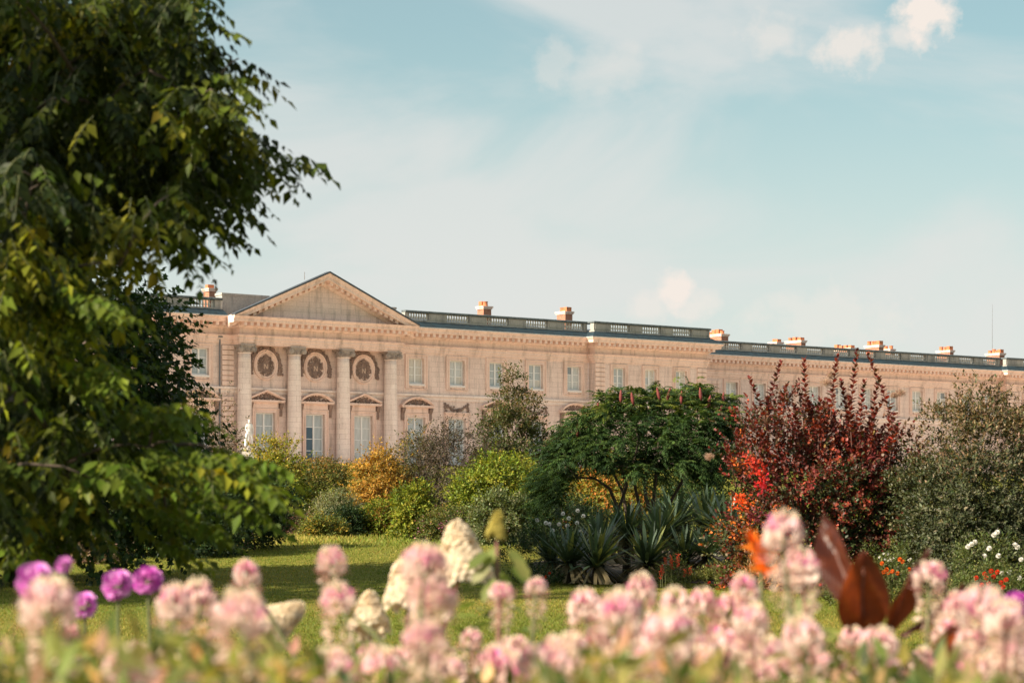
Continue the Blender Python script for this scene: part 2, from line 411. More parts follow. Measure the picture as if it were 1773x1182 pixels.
def baluster_run(name, s0, s1, n, step=.235):
    k = max(2, int(round((s1-s0)/step))); mb = MB()
    for i in range(k):
        c = s0+(i+.5)*(s1-s0)/k
        mb.lathe(c, -n, [(.075,15.722-BASE),(.075,15.76-BASE),(.045,15.80-BASE),(.095,15.92-BASE),(.06,16.06-BASE),(.042,16.14-BASE),(.075,16.19-BASE),(.075,16.238-BASE)], 7)
    return tag(mb.build(name, M['baluster'], palace, True), kind='stuff')
def die(s0, s1, n, wide=.24, z1=16.24):
    mb = MB(); pb(mb, s0, s1, n-wide, n+.17, 15.722, z1-.002)
    w = s1-s0
    if w > .9: pb(mb, s0+.12, s1-.12, n+.17, n+.2, 15.80, 16.17)
    return mb.build('balustrade_die', M['grey_stone'], palace)
def balustrade(axes, n, s0, s1, pitch, half):
    prev = s0
    for a in axes:
        b0, b1 = max(a-half, s0+.3), min(a+half, s1-.3)
        if b0-prev > .05: die(prev, b0, n)
        baluster_run('baluster_row', b0+.03, b1-.03, n); prev = b1
    die(prev, s1, n)
balustrade(UP, 0, 7.52, 24.27, 3.6, 1.06)
balustrade(PAV, .8, 24.27, 36.0, 3.1, .98)
balustrade(sorted(LEFT+[-27.1, -30.7, -34.3, -37.9, -41.5]), 0, -44, -7.5, 3.6, 1.06)
balustrade(FAR, NF, 37, FPAV-.3, dfar, 1.0)
balustrade(FAR2+[FAR2[-1]+dfar*i for i in range(1, 8)], NF+.7, FPAV-.25, 118, dfar, 1.0)
# string course between the floors
sweep('string_course', [(-44, 0), (24.5, 0), (24.5, .8), (35.8, .8), (35.8, NF), (FPAV, NF), (FPAV, NF+.7), (118, NF+.7)],
      [(-.1,10.05),(.05,10.05),(.05,10.24),(.13,10.28),(.17,10.30),(.17,10.44),(.04,10.49),(-.1,10.49)], M['column'])
# upper panel strips beside the windows
def surround(s, n, w, z0, z1, wide=.30, sill=True):
    mb = MB(); a, b = s-w/2, s+w/2
    for (o, i, t) in ((wide, wide-.07, .115), (wide-.07, .10, .06), (.10, .0, .09)):
        pb(mb, a-o, a-i, n-.02, n+t, z0-.34 if sill else z0, z1+i); pb(mb, b+i, b+o, n-.02, n+t, z0-.34 if sill else z0, z1+i)
        pb(mb, a-o, b+o, n-.02, n+t, z1+i, z1+o)
        if sill and o == wide: pb(mb, a-i, b+i, n-.02, n+t-.002, z0-.34, z0-.30)
    sr = mb.build('window_surround', M['trim'], palace)
    if sill:
        mb = MB(); pb(mb, a+.002, b-.002, n-.25, n+.13, z0-.14, z0-.002); mb.build('sill', M['sill'], sr)
        mb = MB(); pb(mb, a+.22, b-.22, n-.02, n+.055, z0-.26, z0-.145); mb.build('apron', M['trim'], sr)
    return sr
_pane = {}
def pane_mesh(w, h, mat):
    key = (round(w, 3), round(h, 3), mat.name)
    if key not in _pane:
        mb = MB(); mb.box(-w/2, w/2, -.006, .006, -h/2, h/2); _pane[key] = mb.mesh('pane', mat)
    return _pane[key]
def window(s, n, w, z0, z1, rows, mats):
    # white casement set back in its reveal: two leaves, glazing bars, one pane per light
    y = n-.24; mb = MB(); fr = .085; mul = .13; bar = .045
    pb(mb, s-w/2+.002, s-w/2+fr, y-.05, y+.05, z0+.002, z1-.002); pb(mb, s+w/2-fr, s+w/2-.002, y-.05, y+.05, z0+.002, z1-.002)
    pb(mb, s-w/2+fr, s+w/2-fr, y-.048, y+.048, z0+.003, z0+.12); pb(mb, s-w/2+fr, s+w/2-fr, y-.048, y+.048, z1-.08, z1-.003)
    pb(mb, s-mul/2, s+mul/2, y-.04, y+.065, z0+.12, z1-.08)
    hh = (z1-.08-z0-.12)/rows
    for r in range(1, rows):
        for q in (-1, 1):
            a, b = (s-w/2+fr, s-mul/2) if q < 0 else (s+mul/2, s+w/2-fr)
            pb(mb, a, b, y-.03, y+.03, z0+.12+hh*r-bar/2, z0+.12+hh*r+bar/2)
    wo = mb.build('window', M['white_paint'], palace)
    lw = w/2-fr-mul/2
    for r in range(rows):
        for q in (-1, 1):
            mat = mats[(r*2+(q > 0)) % len(mats)]
            lo = z0+.12+hh*r+(bar/2 if r else 0); hi = z0+.12+hh*(r+1)-(bar/2 if r < rows-1 else 0)
            link('pane', pane_mesh(lw-.004, hi-lo-.004, mat), wo, (s+q*(mul/2+lw/2), -y, (lo+hi)/2-BASE))
    return wo
def PM():                                                # each window has its own mix of drawn curtains and clear panes
    a = random.choice(('pane', 'pane', 'pane_cool', 'pane_warm'))
    return [M[a if random.random() < .72 else random.choice(('pane', 'pane_cool', 'pane_warm', 'pane_grey'))] for _ in range(6)]
random.seed(44)
for s in UP+LEFT:
    window(s, 0, WU, ZU0, ZU1, 3, PM()); surround(s, 0, WU, ZU0, ZU1)
for s in PAV:
    window(s, .8, 1.16, ZU0, ZU1, 3, PM()); surround(s, .8, 1.16, ZU0, ZU1, .27)
for s in FAR:
    window(s, NF, 1.36, ZU0, ZU1, 3, PM()); surround(s, NF, 1.36, ZU0, ZU1, .27)
for s in FAR2:
    window(s, NF+.7, 1.36, ZU0, ZU1, 3, PM()); surround(s, NF+.7, 1.36, ZU0, ZU1, .27)
for i, s in enumerate(main_low):
    mats = [M['pane_cool']]
    if i == 1: mats = [M['pane_dark'], M['pane_cool'], M['pane_dark'], M['pane_cool'], M['pane_dark'], M['pane_cool'], M['pane_cool'], M['pane_cool']]
    if i == 2: mats = [M['pane']]
    window(s, 0, WL, ZL0, ZL1, 4, mats); surround(s, 0, WL, ZL0, ZL1, .30, False)
def lumps(mb, n, fn, r0, r1, jit=.25):
    for i in range(n): mb.blob(fn(), random.uniform(r0, r1), 5, 4, (1, .8, 1), jit)
def door_head(s, kind):
    # moulded head over a ground-floor window: frieze, two consoles, pediment with carving
    mb = MB(); half = 1.42
    pb(mb, s-1.02, s+1.02, -.02, .10, 9.10, 9.46)
    pb(mb, s-half+.03, s+half-.03, -.02, .30, 9.46, 9.52); pb(mb, s-half, s+half, -.02, .36, 9.522, 9.63)
    if kind == 'tri':
        for q in (-1, 1):
            e, ap = s+q*half, s
            v = []
            for (x, zb) in ((e, 9.632), (ap, 10.20)):
                for (o, h) in ((-.02, 0), (.26, 0), (.26, .05), (.36, .07), (.36, .15), (-.02, .15)): v.append((x, -o, zb+h-BASE))
            mb.add(v, [(j, (j+1) % 6, 6+(j+1) % 6, 6+j) for j in range(6)]+[tuple(range(6)), tuple(range(11, 5, -1))])
    else:
        k = 16; rad = 1.95; cz = 10.22-rad; a1 = math.asin(half/rad); v = []
        for i in range(k+1):
            a = -a1+2*a1*i/k
            for (o, h) in ((-.02, -.13), (.26, -.13), (.26, -.06), (.36, -.05), (.36, .02), (-.02, .02)):
                v.append((s+(rad+h)*math.sin(a), -o, max(cz+(rad+h)*math.cos(a), 9.634)-BASE))
        mb.add(v, [(i*6+j, i*6+(j+1) % 6, (i+1)*6+(j+1) % 6, (i+1)*6+j) for i in range(k) for j in range(6)])
    wp = mb.build('window_pediment', M['trim'], palace)
    cv = MB()
    def rp():
        while True:
            x = random.uniform(-1.15, 1.15); z = random.uniform(0, .5)
            lim = .5*(1-abs(x)/1.25) if kind == 'tri' else .42*(1-(x/1.3)**2)
            if z < lim: return (s+x, -.03, 9.66+z-BASE)
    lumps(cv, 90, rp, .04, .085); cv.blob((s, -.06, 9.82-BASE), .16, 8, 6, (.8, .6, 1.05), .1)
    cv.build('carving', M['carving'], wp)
    for q in (-1, 1):
        cm = MB(); x = s+q*1.2
        v = []
        for xx in (x-.13, x+.13):
            for (o, z) in ((-.02, 8.55), (.06, 8.55), (.10, 8.75), (.09, 9.0), (.22, 9.2), (.30, 9.40), (.30, 9.455), (-.02, 9.455)): v.append((xx, -o, z-BASE))
        cm.add(v, [(j, (j+1) % 8, 8+(j+1) % 8, 8+j) for j in range(8)]+[tuple(range(8)), tuple(range(15, 7, -1))])
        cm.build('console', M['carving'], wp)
for s, k in ((-4.0, 'tri'), (.03, 'seg'), (4.03, 'tri'), (UP[0], 'seg'), (UP[2], 'tri'), (UP[4], 'seg'), (LEFT[0], 'seg'), (LEFT[2], 'tri')): door_head(s, k)
def garland(s, n=0):
    mb = MB(); random.seed(int(s*10))
    for i in range(90):
        t = random.uniform(-1, 1); thick = .05+.07*(1-t*t)
        mb.blob((s+t*.92+random.gauss(0, .02), -n-.03-random.random()*.06, 9.78-.42*(1-t*t)+random.gauss(0, thick*.6)-BASE), random.uniform(.04, .07), 5, 4, (1, .8, 1), .25)
    for q in (-1, 1):
        for i in range(30):
            mb.blob((s+q*1.0+random.gauss(0, .06), -n-.04, random.uniform(9.12, 9.9)-BASE), random.uniform(.04, .075), 5, 4, (1, .8, 1), .25)
    return mb.build('garland', M['carving'], palace)
for s in (UP[1], UP[3], LEFT[1]): garland(s)
for s in (UP[1], UP[3], LEFT[1]):
    mb = MB(); pb(mb, s-1.1, s+1.1, -.02, .16, 9.085, 9.16); pb(mb, s-1.15, s+1.15, -.02, .2, 9.162, 9.22); mb.build('window_lintel', M['trim'], palace)
# quoins
_q = {}
def quoins(s0, s1, n, z0, z1, pitch=.335, back=.0):
    key = round(s1-s0, 2)
    if key not in _q:
        w, h = (s1-s0)/2, pitch/2-.02; b = .025
        mb = MB(); mb.add([(-w,0,-h),(w,0,-h),(w,0,h),(-w,0,h),(-w,-.1+b,-h),(w,-.1+b,-h),(w,-.1+b,h),(-w,-.1+b,h),(-w+b,-.1,-h+b),(w-b,-.1,-h+b),(w-b,-.1,h-b),(-w+b,-.1,h-b)],
               [(0,1,5,4),(1,2,6,5),(2,3,7,6),(3,0,4,7),(4,5,9,8),(5,6,10,9),(6,7,11,10),(7,4,8,11),(8,9,10,11)])
        _q[key] = mb.mesh('quoin', M['trim'])
    k = int((z1-z0)/pitch)
    for i in range(k):
        zc = z0+(i+.5)*(z1-z0)/k
        if zc+pitch/2 > 10.05 and zc-pitch/2 < 10.49: continue
        link('quoin', _q[key], palace, ((s0+s1)/2, -n, zc-BASE))
quoins(-7.44, -6.5, .02, 5.0, 13.28); quoins(24.52, 25.46, .8, 5.0, 13.28); quoins(34.82, 35.78, .8, 5.0, 13.28)
quoins(FPAV+.02, FPAV+1.9, NF+.7, 10.5, 13.28)
fq = s_of(1224, NF); quoins(fq-.4, fq+1.3, NF, 10.5, 13.1, .36)
# left corner strip next to the portico
mb = MB(); pb(mb, -7.40, -6.54, -.02, .02, 4.9, 13.28); mb.build('corner_strip', M['stone'], palace)
mb = MB(); mb.tube([(-7.62, -.1, .1), (-7.62, -.1, 8.9)], .06, 8); pb(mb, -7.78, -7.46, .02, .22, 13.75, 13.95); mb.build('downpipe', M['metal'], palace)
# columns
for s in (-5.96, -1.99, 2.02, 6.02):
    n = .55; mb = MB(); z0, z1 = 5.55, 12.80; prof = []
    for i in range(15):
        t = i/14; r = .495-.075*t**1.7+.012*math.sin(math.pi*t); prof.append((r, z0+(z1-z0)*t-BASE))
    col = mb.lathe(s, -n, prof, 28).build('column', M['column'], palace, True)
    mb = MB(); mb.lathe(s, -n, [(.43,12.70-BASE),(.475,12.73-BASE),(.475,12.77-BASE),(.43,12.80-BASE)], 24); mb.build('neck_ring', M['column'], col, True)
    b = MB(); pb(b, s-.66, s+.66, n-.55, n+.66, BASE-.3, 5.14); b.lathe(s, -n, [(.66,5.142-BASE),(.68,5.2-BASE),(.64,5.29-BASE),(.54,5.33-BASE),(.54,5.38-BASE),(.6,5.42-BASE),(.6,5.48-BASE),(.5,5.548-BASE)], 24)
    b.build('base', M['column'], col)
    c = MB(); random.seed(3)
    c.lathe(s, -n, [(.43,12.802-BASE),(.46,12.86-BASE),(.50,13.05-BASE),(.54,13.16-BASE)], 20)
    for q in (-1, 1):
        vo = MB()
        for (rr, y0, y1) in ((.20, .50, .36), (.14, .54, .45), (.08, .58, .45)):
            vo.tube([(s+q*.50, -n-y0, 12.99-BASE), (s+q*.50, -n-y1, 12.99-BASE)], rr, 16)
        vo.build('volute', M['grey_carving'], col)
    for i in range(70):
        a = random.uniform(0, 2*math.pi); c.blob((s+.50*math.cos(a), -n+.50*math.sin(a), random.uniform(12.84, 13.14)-BASE), random.uniform(.035, .075), 5, 4, (1,1,1.1), .3)
    c.box(s-.60, s+.60, -n-.56, -n+.5, 13.20-BASE, 13.296-BASE); c.box(s-.55, s+.55, -n-.51, -n+.5, 13.14-BASE, 13.2-BASE)
    c.build('capital', M['grey_carving'], col)
mb = MB(); pb(mb, -6.54, 6.54, .0, .94, 13.302, 14.3); mb.build('portico_lintel', M['trim'], palace)
# oval medallions with crowned shield, letter and wreath
def medallion(s, zc=12.05):
    mb = MB(); a, b = .95, 1.02; random.seed(int(s*7)+5)
    prof = [(-.24, 0), (-.24, .05), (-.19, .11), (-.13, .11), (-.10, .06), (-.05, .14), (.0, .14), (.02, .04), (.02, -.01)]
    k = 40; v = []
    for i in range(k):
        t = 2*math.pi*i/k
        for (o, h) in prof: v.append((s+(a+o)*math.cos(t), -h, zc-BASE+(b+o)*math.sin(t)))
    m_ = len(prof)
    mb.add(v, [(i*m_+j, ((i+1) % k)*m_+j, ((i+1) % k)*m_+j+1, i*m_+j+1) for i in range(k) for j in range(m_-1)])
    mb.add([(s+(a-.2)*math.cos(2*math.pi*i/k), -.04, zc-BASE+(b-.2)*math.sin(2*math.pi*i/k)) for i in range(k)], [tuple(range(k))])
    md = mb.build('medallion', M['trim'], palace, False)
    w = MB()
    for i in range(230):                                   # inner laurel and shield mantle
        t = random.uniform(0, 2*math.pi); r = random.uniform(.36, .72)
        w.blob((s+r*.88*math.cos(t), -.06-random.random()*.05, zc-.08-BASE+r*.98*math.sin(t)), random.uniform(.04, .075), 5, 4, (1,.7,1), .3)
    w.add([(s+.36*math.cos(x), -.085, zc-.10-BASE+.42*math.sin(x)) for x in [2*math.pi*i/20 for i in range(20)]], [tuple(range(20))])
    for q in (-2, -1, 0, 1, 2): w.blob((s+q*.075, -.12, zc+.58-BASE+(.05-.018*q*q)), .06, 6, 4, (1,.8,1.3))
    w.box(s-.2, s+.2, -.14, -.05, zc+.44-BASE, zc+.51-BASE); w.blob((s, -.12, zc+.70-BASE), .045)
    w.build('crest', M['carving'], md)
    N_ = MB(); t = .055; h = .17                           # the letter N
    N_.box(s-.15, s-.15+t, -.135, -.08, zc-.12-h-BASE, zc-.12+h-BASE); N_.box(s+.15-t, s+.15, -.135, -.08, zc-.12-h-BASE, zc-.12+h-BASE)
    N_.add([(s-.15,-.138,zc-.12+h-BASE),(s-.15+t*1.2,-.138,zc-.12+h-BASE),(s+.15,-.138,zc-.12-h-BASE),(s+.15-t*1.2,-.138,zc-.12-h-BASE),(s-.15,-.08,zc-.12+h-BASE),(s-.15+t*1.2,-.08,zc-.12+h-BASE),(s+.15,-.08,zc-.12-h-BASE),(s+.15-t*1.2,-.08,zc-.12-h-BASE)],
           [(0,1,2,3),(4,7,6,5),(0,4,5,1),(1,5,6,2),(2,6,7,3),(3,7,4,0)])
    N_.build('letter', M['letter_stone'], md)
    g = MB()
    for i in range(210):                                   # outer garland over the top, falling at both sides
        t = random.uniform(-.12, 1.12)*math.pi
        g.blob((s+1.15*math.cos(t)+random.gauss(0, .05), -.03-random.random()*.08, zc-BASE+max(-.1, 0)+1.16*math.sin(t)+random.gauss(0, .05)), random.uniform(.06, .10), 5, 4, (1,.8,1), .3)
    for q in (-1, 1):
        for i in range(60):
            g.blob((s+q*1.17+random.gauss(0, .065), -.03-random.random()*.06, zc-BASE+random.uniform(-.66, .1)), random.uniform(.06, .10), 5, 4, (1,.8,1), .3)
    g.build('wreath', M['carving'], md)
for s in (-4.0, .02, 4.03): medallion(s)
# pediment
HB, ZT0, SL = 7.55, 15.16, .433
def rake(name, prof, mat, s_in=0.0):
    mb = MB(); k = len(prof)
    for q in (-1, 1):
        v = []
        for a in (HB, s_in):
            for (o, h) in prof: v.append((q*a, -(.95+o), ZT0+(HB-a)*SL+h-BASE))
        mb.add(v, [(j, (j+1) % k, k+(j+1) % k, k+j) for j in range(k)]+[tuple(range(k)), tuple(range(2*k-1, k-1, -1))])
    return mb.build(name, mat, palace)
rake('raking_cornice', [(.0, -.02), (1.0, -.02), (.92, -.20), (.86, -.24), (.86, -.46), (.80, -.48), (.27, -.48), (.27, -.68), (.14, -.82), (.0, -.82)], M['trim'])
rake('slate_capping', [(.55, -.018), (1.06, -.018), (1.06, .10), (.55, .10)], M['slate'])
mb = MB()
k = 14
for q in (-1, 1):
    for i in range(k):
        c = q*(.35+i*.455); hw = .125
        if abs(c) > 6.2: continue
        v = [(c+e*hw, -(.95+o), ZT0+(HB-abs(c+e*hw))*SL+h-BASE) for e in (-1, 1) for (o, h) in ((.26,-.67),(.70,-.67),(.70,-.475),(.26,-.475))]
        mb.add(v, [(0,1,2,3),(7,6,5,4),(0,4,5,1),(1,5,6,2),(2,6,7,3),(3,7,4,0)])
tag(mb.build('modillion_row', M['trim'], palace), kind='stuff')
mb = MB(); mb.add([(-HB+.4,-1.0,15.12-BASE),(HB-.4,-1.0,15.12-BASE),(0,-1.0,ZT0+(HB)*SL-.5-BASE),(-HB+.4,-.6,15.12-BASE),(HB-.4,-.6,15.12-BASE),(0,-.6,ZT0+HB*SL-.5-BASE)], [(0,1,2),(5,4,3),(0,3,4,1),(1,4,5,2),(2,5,3,0)])
mb.build('tympanum', M['stone'], palace)
mb = MB(); zr = ZT0+HB*SL+.1
mb.add([(-HB+1,-.55,15.2-BASE),(0,-.55,zr-.75-BASE),(HB-1,-.55,15.2-BASE),(-HB+2,3,15.2-BASE),(0,1.2,zr-1.3-BASE),(HB-2,3,15.2-BASE)], [(0,1,4,3),(1,2,5,4),(3,4,5),(0,2,1)])
mb.build('portico_roof', M['slate'], palace)
mb = MB(); pb(mb, -6.95, -3.2, -1.6, -.75, 15.1, 16.72); pb(mb, -7.0, -3.2, -1.65, -.7, 16.71, 16.86); mb.build('attic_block', M['grey_stone'], palace)
mb = MB(); pb(mb, 3.2, 7.35, -1.6, -.75, 15.1, 16.5); pb(mb, 3.2, 7.4, -1.65, -.7, 16.49, 16.64); mb.build('attic_block', M['grey_stone'], palace)
mb = MB(); mb.tube([(-1.2, -.6, zr-.55-BASE), (-1.2, -.6, zr-.02-BASE)], .025, 6); mb.build('lightning_rod', M['metal'], palace)
# roofs behind the balustrade
def roof(s0, s1, n, depth, rise):
    mb = MB(); z = 15.5-BASE
    mb.add([(s0,-n+.3,z),(s1,-n+.3,z),(s1,-n+depth,z),(s0,-n+depth,z),(s0+1.5,-n+depth*.5,z+rise),(s1-1.5,-n+depth*.5,z+rise)], [(0,1,5,4),(1,2,5),(2,3,4,5),(3,0,4)])
    mb.build('roof', M['slate'], palace)
roof(-44, -6.9, 0, 13, 1.12); roof(6.9, 24.4, 0, 13, 1.12); roof(24.6, 35.6, .8, 13, .95); roof(36, 117, NF, 13, 1.22)
# chimneys
def chimney(u, vtop, n, w, d, pots, zb=15.6, tall=None):
    s = s_of(u, n); zt = z_of(u, vtop, n)                  # zt = top of the cap
    b = MB(); pb(b, s-w/2, s+w/2, n-d, n, zb, zt-.22)
    ch = b.build('chimney', M['brick'], palace)
    c = MB(); pb(c, s-w/2-.06, s+w/2+.06, n-d-.06, n+.06, zt-.22, zt-.10); pb(c, s-w/2-.11, s+w/2+.11, n-d-.11, n+.11, zt-.12, zt)
    c.build('cap', M['trim'], ch)
    for i in range(pots):
        t = (i+.5)/pots; p = MB(); q = n-d*t; h = random.uniform(.24, .42)
        if random.random() < .5: p.lathe(s+random.uniform(-.1, .1), -q, [(.2, zt-BASE), (.17, zt+h-.06-BASE), (.2, zt+h-.05-BASE), (.2, zt+h-BASE)], 12)
        else: pb(p, s-.24, s+.24, q-.2, q+.2, zt+.001, zt+h)
        p.build('chimney_pot', M['pot'], ch)
random.seed(21)
chimney(368, 499, -5.0, .55, .8, 1); chimney(844, 530, -3.2, .72, .78, 2); chimney(985, 539, -3.2, .70, 1.05, 3)
chimney(1255, 578, NF-1.2, .80, 1.9, 4); chimney(1350, 592, NF-9, .7, 1.0, 2); chimney(1391, 589, NF-4, .55, 1.9, 3)
chimney(1478, 602, NF-10, .8, 2.4, 4); chimney(1526, 597, NF-3, .6, 1.7, 4); chimney(1545, 604, NF-9, .6, 1.0, 2)
chimney(1648, 606, NF-3, .5, 1.6, 3); chimney(1735, 611, NF-2.5, .75, 1.6, 4)
mb = MB(); sa, za = s_of(1718, NF-3.6), z_of(1718, 527, NF-3.6); mb.tube([(sa, -(NF-3.6), 15.7-BASE), (sa+.02, -(NF-3.6), za-BASE)], [.03, .012], 5); mb.build('aerial', M['metal'], palace)

# ------------------------------------------------------------------ foliage engine
def nrmz(a): return a/np.maximum(np.linalg.norm(a, axis=-1, keepdims=True), 1e-9)
TPL = {
 'leaf': (np.array([(0,0,0),(.38,.5,.16),(1,0,-.08),(.38,-.5,.16)]), [(0,1,2),(0,2,3)]),
 'oval': (np.array([(0,0,0),(.25,.42,.1),(.7,.46,.1),(1,0,0),(.7,-.46,.1),(.25,-.42,.1)]), [(0,1,2,3),(0,3,4,5)]),
 'petal': (np.array([(0,0,0),(.5,.4,.12),(.9,.42,.05),(1.0,0,.1),(.9,-.42,.05),(.5,-.4,.12)]), [(0,1,2,3),(0,3,4,5)]),
 'maple': (np.array([(0,0,0),(.05,.5,.1),(.42,.33,.05),(.62,.58,.02),(.68,.2,.08),(1,0,-.08),(.68,-.2,.08),(.62,-.58,.02),(.42,-.33,.05),(.05,-.5,.1)]), [(0,1,2,3,4,5),(0,5,6,7,8,9)]),
 'blade': (np.array([(0,.35,0),(0,-.35,0),(.5,.5,.3),(.5,-.5,.3),(1,0,0)]), [(0,1,3,2),(2,3,4)]),
}
def leaves(name, parent, mat, pos, fwd, nor, L, W, col, tpl='leaf', obj=True):
    T, Fc = TPL[tpl]; N = len(pos); k = len(T)
    fwd = nrmz(fwd); side = np.cross(nor, fwd); bad = np.linalg.norm(side, axis=1) < 1e-3
    if bad.any(): side[bad] = np.cross(fwd[bad], [.3, .5, .8])
    side = nrmz(side); up = np.cross(fwd, side)
    L = np.broadcast_to(L, (N,)); W = np.broadcast_to(W, (N,))
    v = pos[:, None, :]+T[None, :, 0:1]*(fwd*L[:, None])[:, None, :]+T[None, :, 1:2]*(side*W[:, None])[:, None, :]+T[None, :, 2:3]*(up*W[:, None])[:, None, :]
    v = v.reshape(-1, 3)
    base = np.arange(N)*k
    li = []; ls = []; n0 = 0
    tot = np.concatenate([np.array(f) for f in Fc]); sizes = [len(f) for f in Fc]
    idx = (base[:, None]+tot[None, :]).ravel()
    starts = np.cumsum([0]+sizes[:-1]); st = (np.arange(N)[:, None]*sum(sizes)+starts[None, :]).ravel()
    me = bpy.data.meshes.new(name); me.vertices.add(len(v)); me.vertices.foreach_set('co', v.astype(np.float32).ravel())
    me.loops.add(len(idx)); me.loops.foreach_set('vertex_index', idx.astype(np.int32)); me.polygons.add(len(st)); me.polygons.foreach_set('loop_start', st.astype(np.int32))
    me.update(calc_edges=False)
    ca = me.attributes.new('Col', 'FLOAT_COLOR', 'POINT')
    cc = np.ones((N, k, 4), np.float32); cc[:, :, :3] = np.clip(col, 0.002, 1)[:, None, :]
    ca.data.foreach_set('color', cc.ravel()); me.materials.append(mat)
    return link(name, me, parent) if obj else me
def rnd_unit(n):
    a = RNG.normal(size=(n, 3)); return nrmz(a)
def pick(pal, n):
    cols = np.array([p[:3] for p in pal], float); w = np.array([p[3] for p in pal], float); w /= w.sum()
    return cols[RNG.choice(len(pal), n, p=w)]
def jitter(col, a=.22, hue=.08):
    n = len(col); return col*(1+RNG.normal(0, a, (n, 1)).clip(-.6, .8))*(1+RNG.normal(0, hue, (n, 3)))
def colour(pal, clump_id, nclump, mixin=.55):
    cc = pick(pal, nclump)[clump_id]; ll = pick(pal, len(clump_id))
    sel = RNG.random(len(clump_id)) < mixin
    return jitter(np.where(sel[:, None], cc, ll))

def sprigs(P, D, length, nl, leafL, leafW, droop=.25, spread=.9):
    # alternate leaves along little twigs: P, D (n,3); returns pos, fwd, nor, sprig id, t
    n = len(P); D = nrmz(D); ref = nrmz(np.cross(D, RNG.normal(size=(n, 3)))); ref2 = np.cross(D, ref)
    ln = length*RNG.uniform(.6, 1.3, n)
    out = [[], [], [], [], []]
    for i in range(nl):
        t = (i+.5)/nl; a = i*2.4+RNG.uniform(-.4, .4, n)
        rad = ref*np.cos(a)[:, None]+ref2*np.sin(a)[:, None]
        p = P+D*(ln*t)[:, None]; p[:, 2] -= droop*ln*t*t
        f = D*(.45+.5*t)+rad*spread*(1.15-.6*t); f[:, 2] -= droop*.6
        nr = np.cross(f, np.cross(D, f))+RNG.normal(0, .25, (n, 3)); nr[:, 2] += .5
        out[0].append(p); out[1].append(f); out[2].append(nr); out[3].append(np.arange(n)); out[4].append(np.full(n, t))
    return [np.concatenate(o) for o in out]

def dome_points(n, c, rx, ry, h, seed, lump=.16, zmin=.06, shell=.5, top=1.0, belly=.42):
    # points filling an uneven dome standing on c; returns pos, outward direction
    rs = np.random.default_rng(seed); lobes = nrmz(rs.normal(size=(14, 3))); amp = rs.uniform(-lump, lump, 14)*1.6
    d = nrmz(RNG.normal(size=(n*2, 3))); d = d[d[:, 2] > -.75][:n]
    pn = (np.abs(d)**2.7).sum(1)**(-1/2.7)
    w = pn*.97+(amp[None, :]*np.clip((d@lobes.T)-.55, 0, 1)/.45).sum(1)
    r = (RNG.uniform(shell**3, 1, len(d)))**(1/3)*w
    zc = h*belly
    z = np.where(d[:, 2] > 0, zc+d[:, 2]*r*(h-zc)*top, zc+d[:, 2]*r*zc*1.25)
    p = np.stack([c[0]+d[:, 0]*r*rx, c[1]+d[:, 1]*r*ry, c[2]+np.clip(z, zmin*h, None)], 1)
    return p, d
def stems_mesh(base, tips, r0, wob=.15, n=5, frac=.92):
    mb = MB(); b = Vector(base)
    for t in tips:
        t = Vector(t); s0 = b+Vector((random.gauss(0, .12), random.gauss(0, .12), -.05)); e = s0.lerp(t, frac)
        m1 = s0.lerp(e, .35)+Vector((random.gauss(0, wob), random.gauss(0, wob), .12)); m2 = s0.lerp(e, .7)+Vector((random.gauss(0, wob), random.gauss(0, wob), .08))
        mb.tube([s0, m1, m2, e], [r0, r0*.75, r0*.5, r0*.2], n)
    return mb
def shrub(name, label, cat, u0, u1, vtop, y, pal, leaf=.075, asp=.6, count=9000, group=None, vbase=None, lump=.18, clump=.16, nclump=None, depth=None, stems=10,
          mat='leaf', tpl='leaf', seed=None, sprig=5, shell=.45, tip_pal=None, belly=.42, spr_len=.26, xoff=0, stem_mat='bark'):
    count = int(count*1.9); leaf *= 1.12; clump *= .95
    x = ux((u0+u1)/2, y)+xoff; z = G(x, y); rx = (u1-u0)/2*y/F; h = EYE+(HOR-vtop)/F*y-z
    ry = depth if depth else rx*.9
    seed = seed if seed is not None else int(u0*7+vtop)
    h *= 1.05
    root = empty(name, (x, y, z)); tag(root, label, cat, group)
    nc = nclump or max(40, count//110)
    cp, cd = dome_points(nc, (0, 0, 0), rx*.93, ry*.93, h*.95, seed, lump, shell=shell, belly=belly)
    nc = len(cp)
    ns = count//sprig; cid = RNG.integers(0, nc, ns)
    cr = RNG.uniform(.6, 1.5, nc)*clump*min(1.6, max(.7, h/2.6))
    off = RNG.normal(size=(ns, 3))*cr[cid][:, None]*np.array([1, 1, .8])
    P = cp[cid]+off; P[:, 2] = np.clip(P[:, 2], .03, None)
    D = cd[cid]*.7+nrmz(off)*.6+np.array([0, 0, .45])+RNG.normal(0, .3, (ns, 3))
    p, f, nr, sid, t = sprigs(P, D, spr_len, sprig, leaf, leaf*asp)
    col = colour(pal, cid[sid], nc)
    if tip_pal is not None:
        hi = np.clip((p[:, 2]/h-.55)/.4, 0, 1)*np.clip(cd[cid[sid]][:, 2]+.4, 0, 1)
        sel = RNG.random(len(p)) < hi*.8
        col[sel] = jitter(pick(tip_pal, sel.sum()))
    sz = RNG.uniform(.7, 1.25, len(p))
    leaves('crown', root, M[mat], p, f, nr, leaf*sz, leaf*asp*sz, col, tpl)
    random.seed(seed); tips = [tuple(cp[i]*.93) for i in random.sample(range(nc), min(stems, nc))]
    stems_mesh((0, 0, 0), tips, .012+.008*h, n=5).build('stem', M[stem_mat], root, True)
    return root

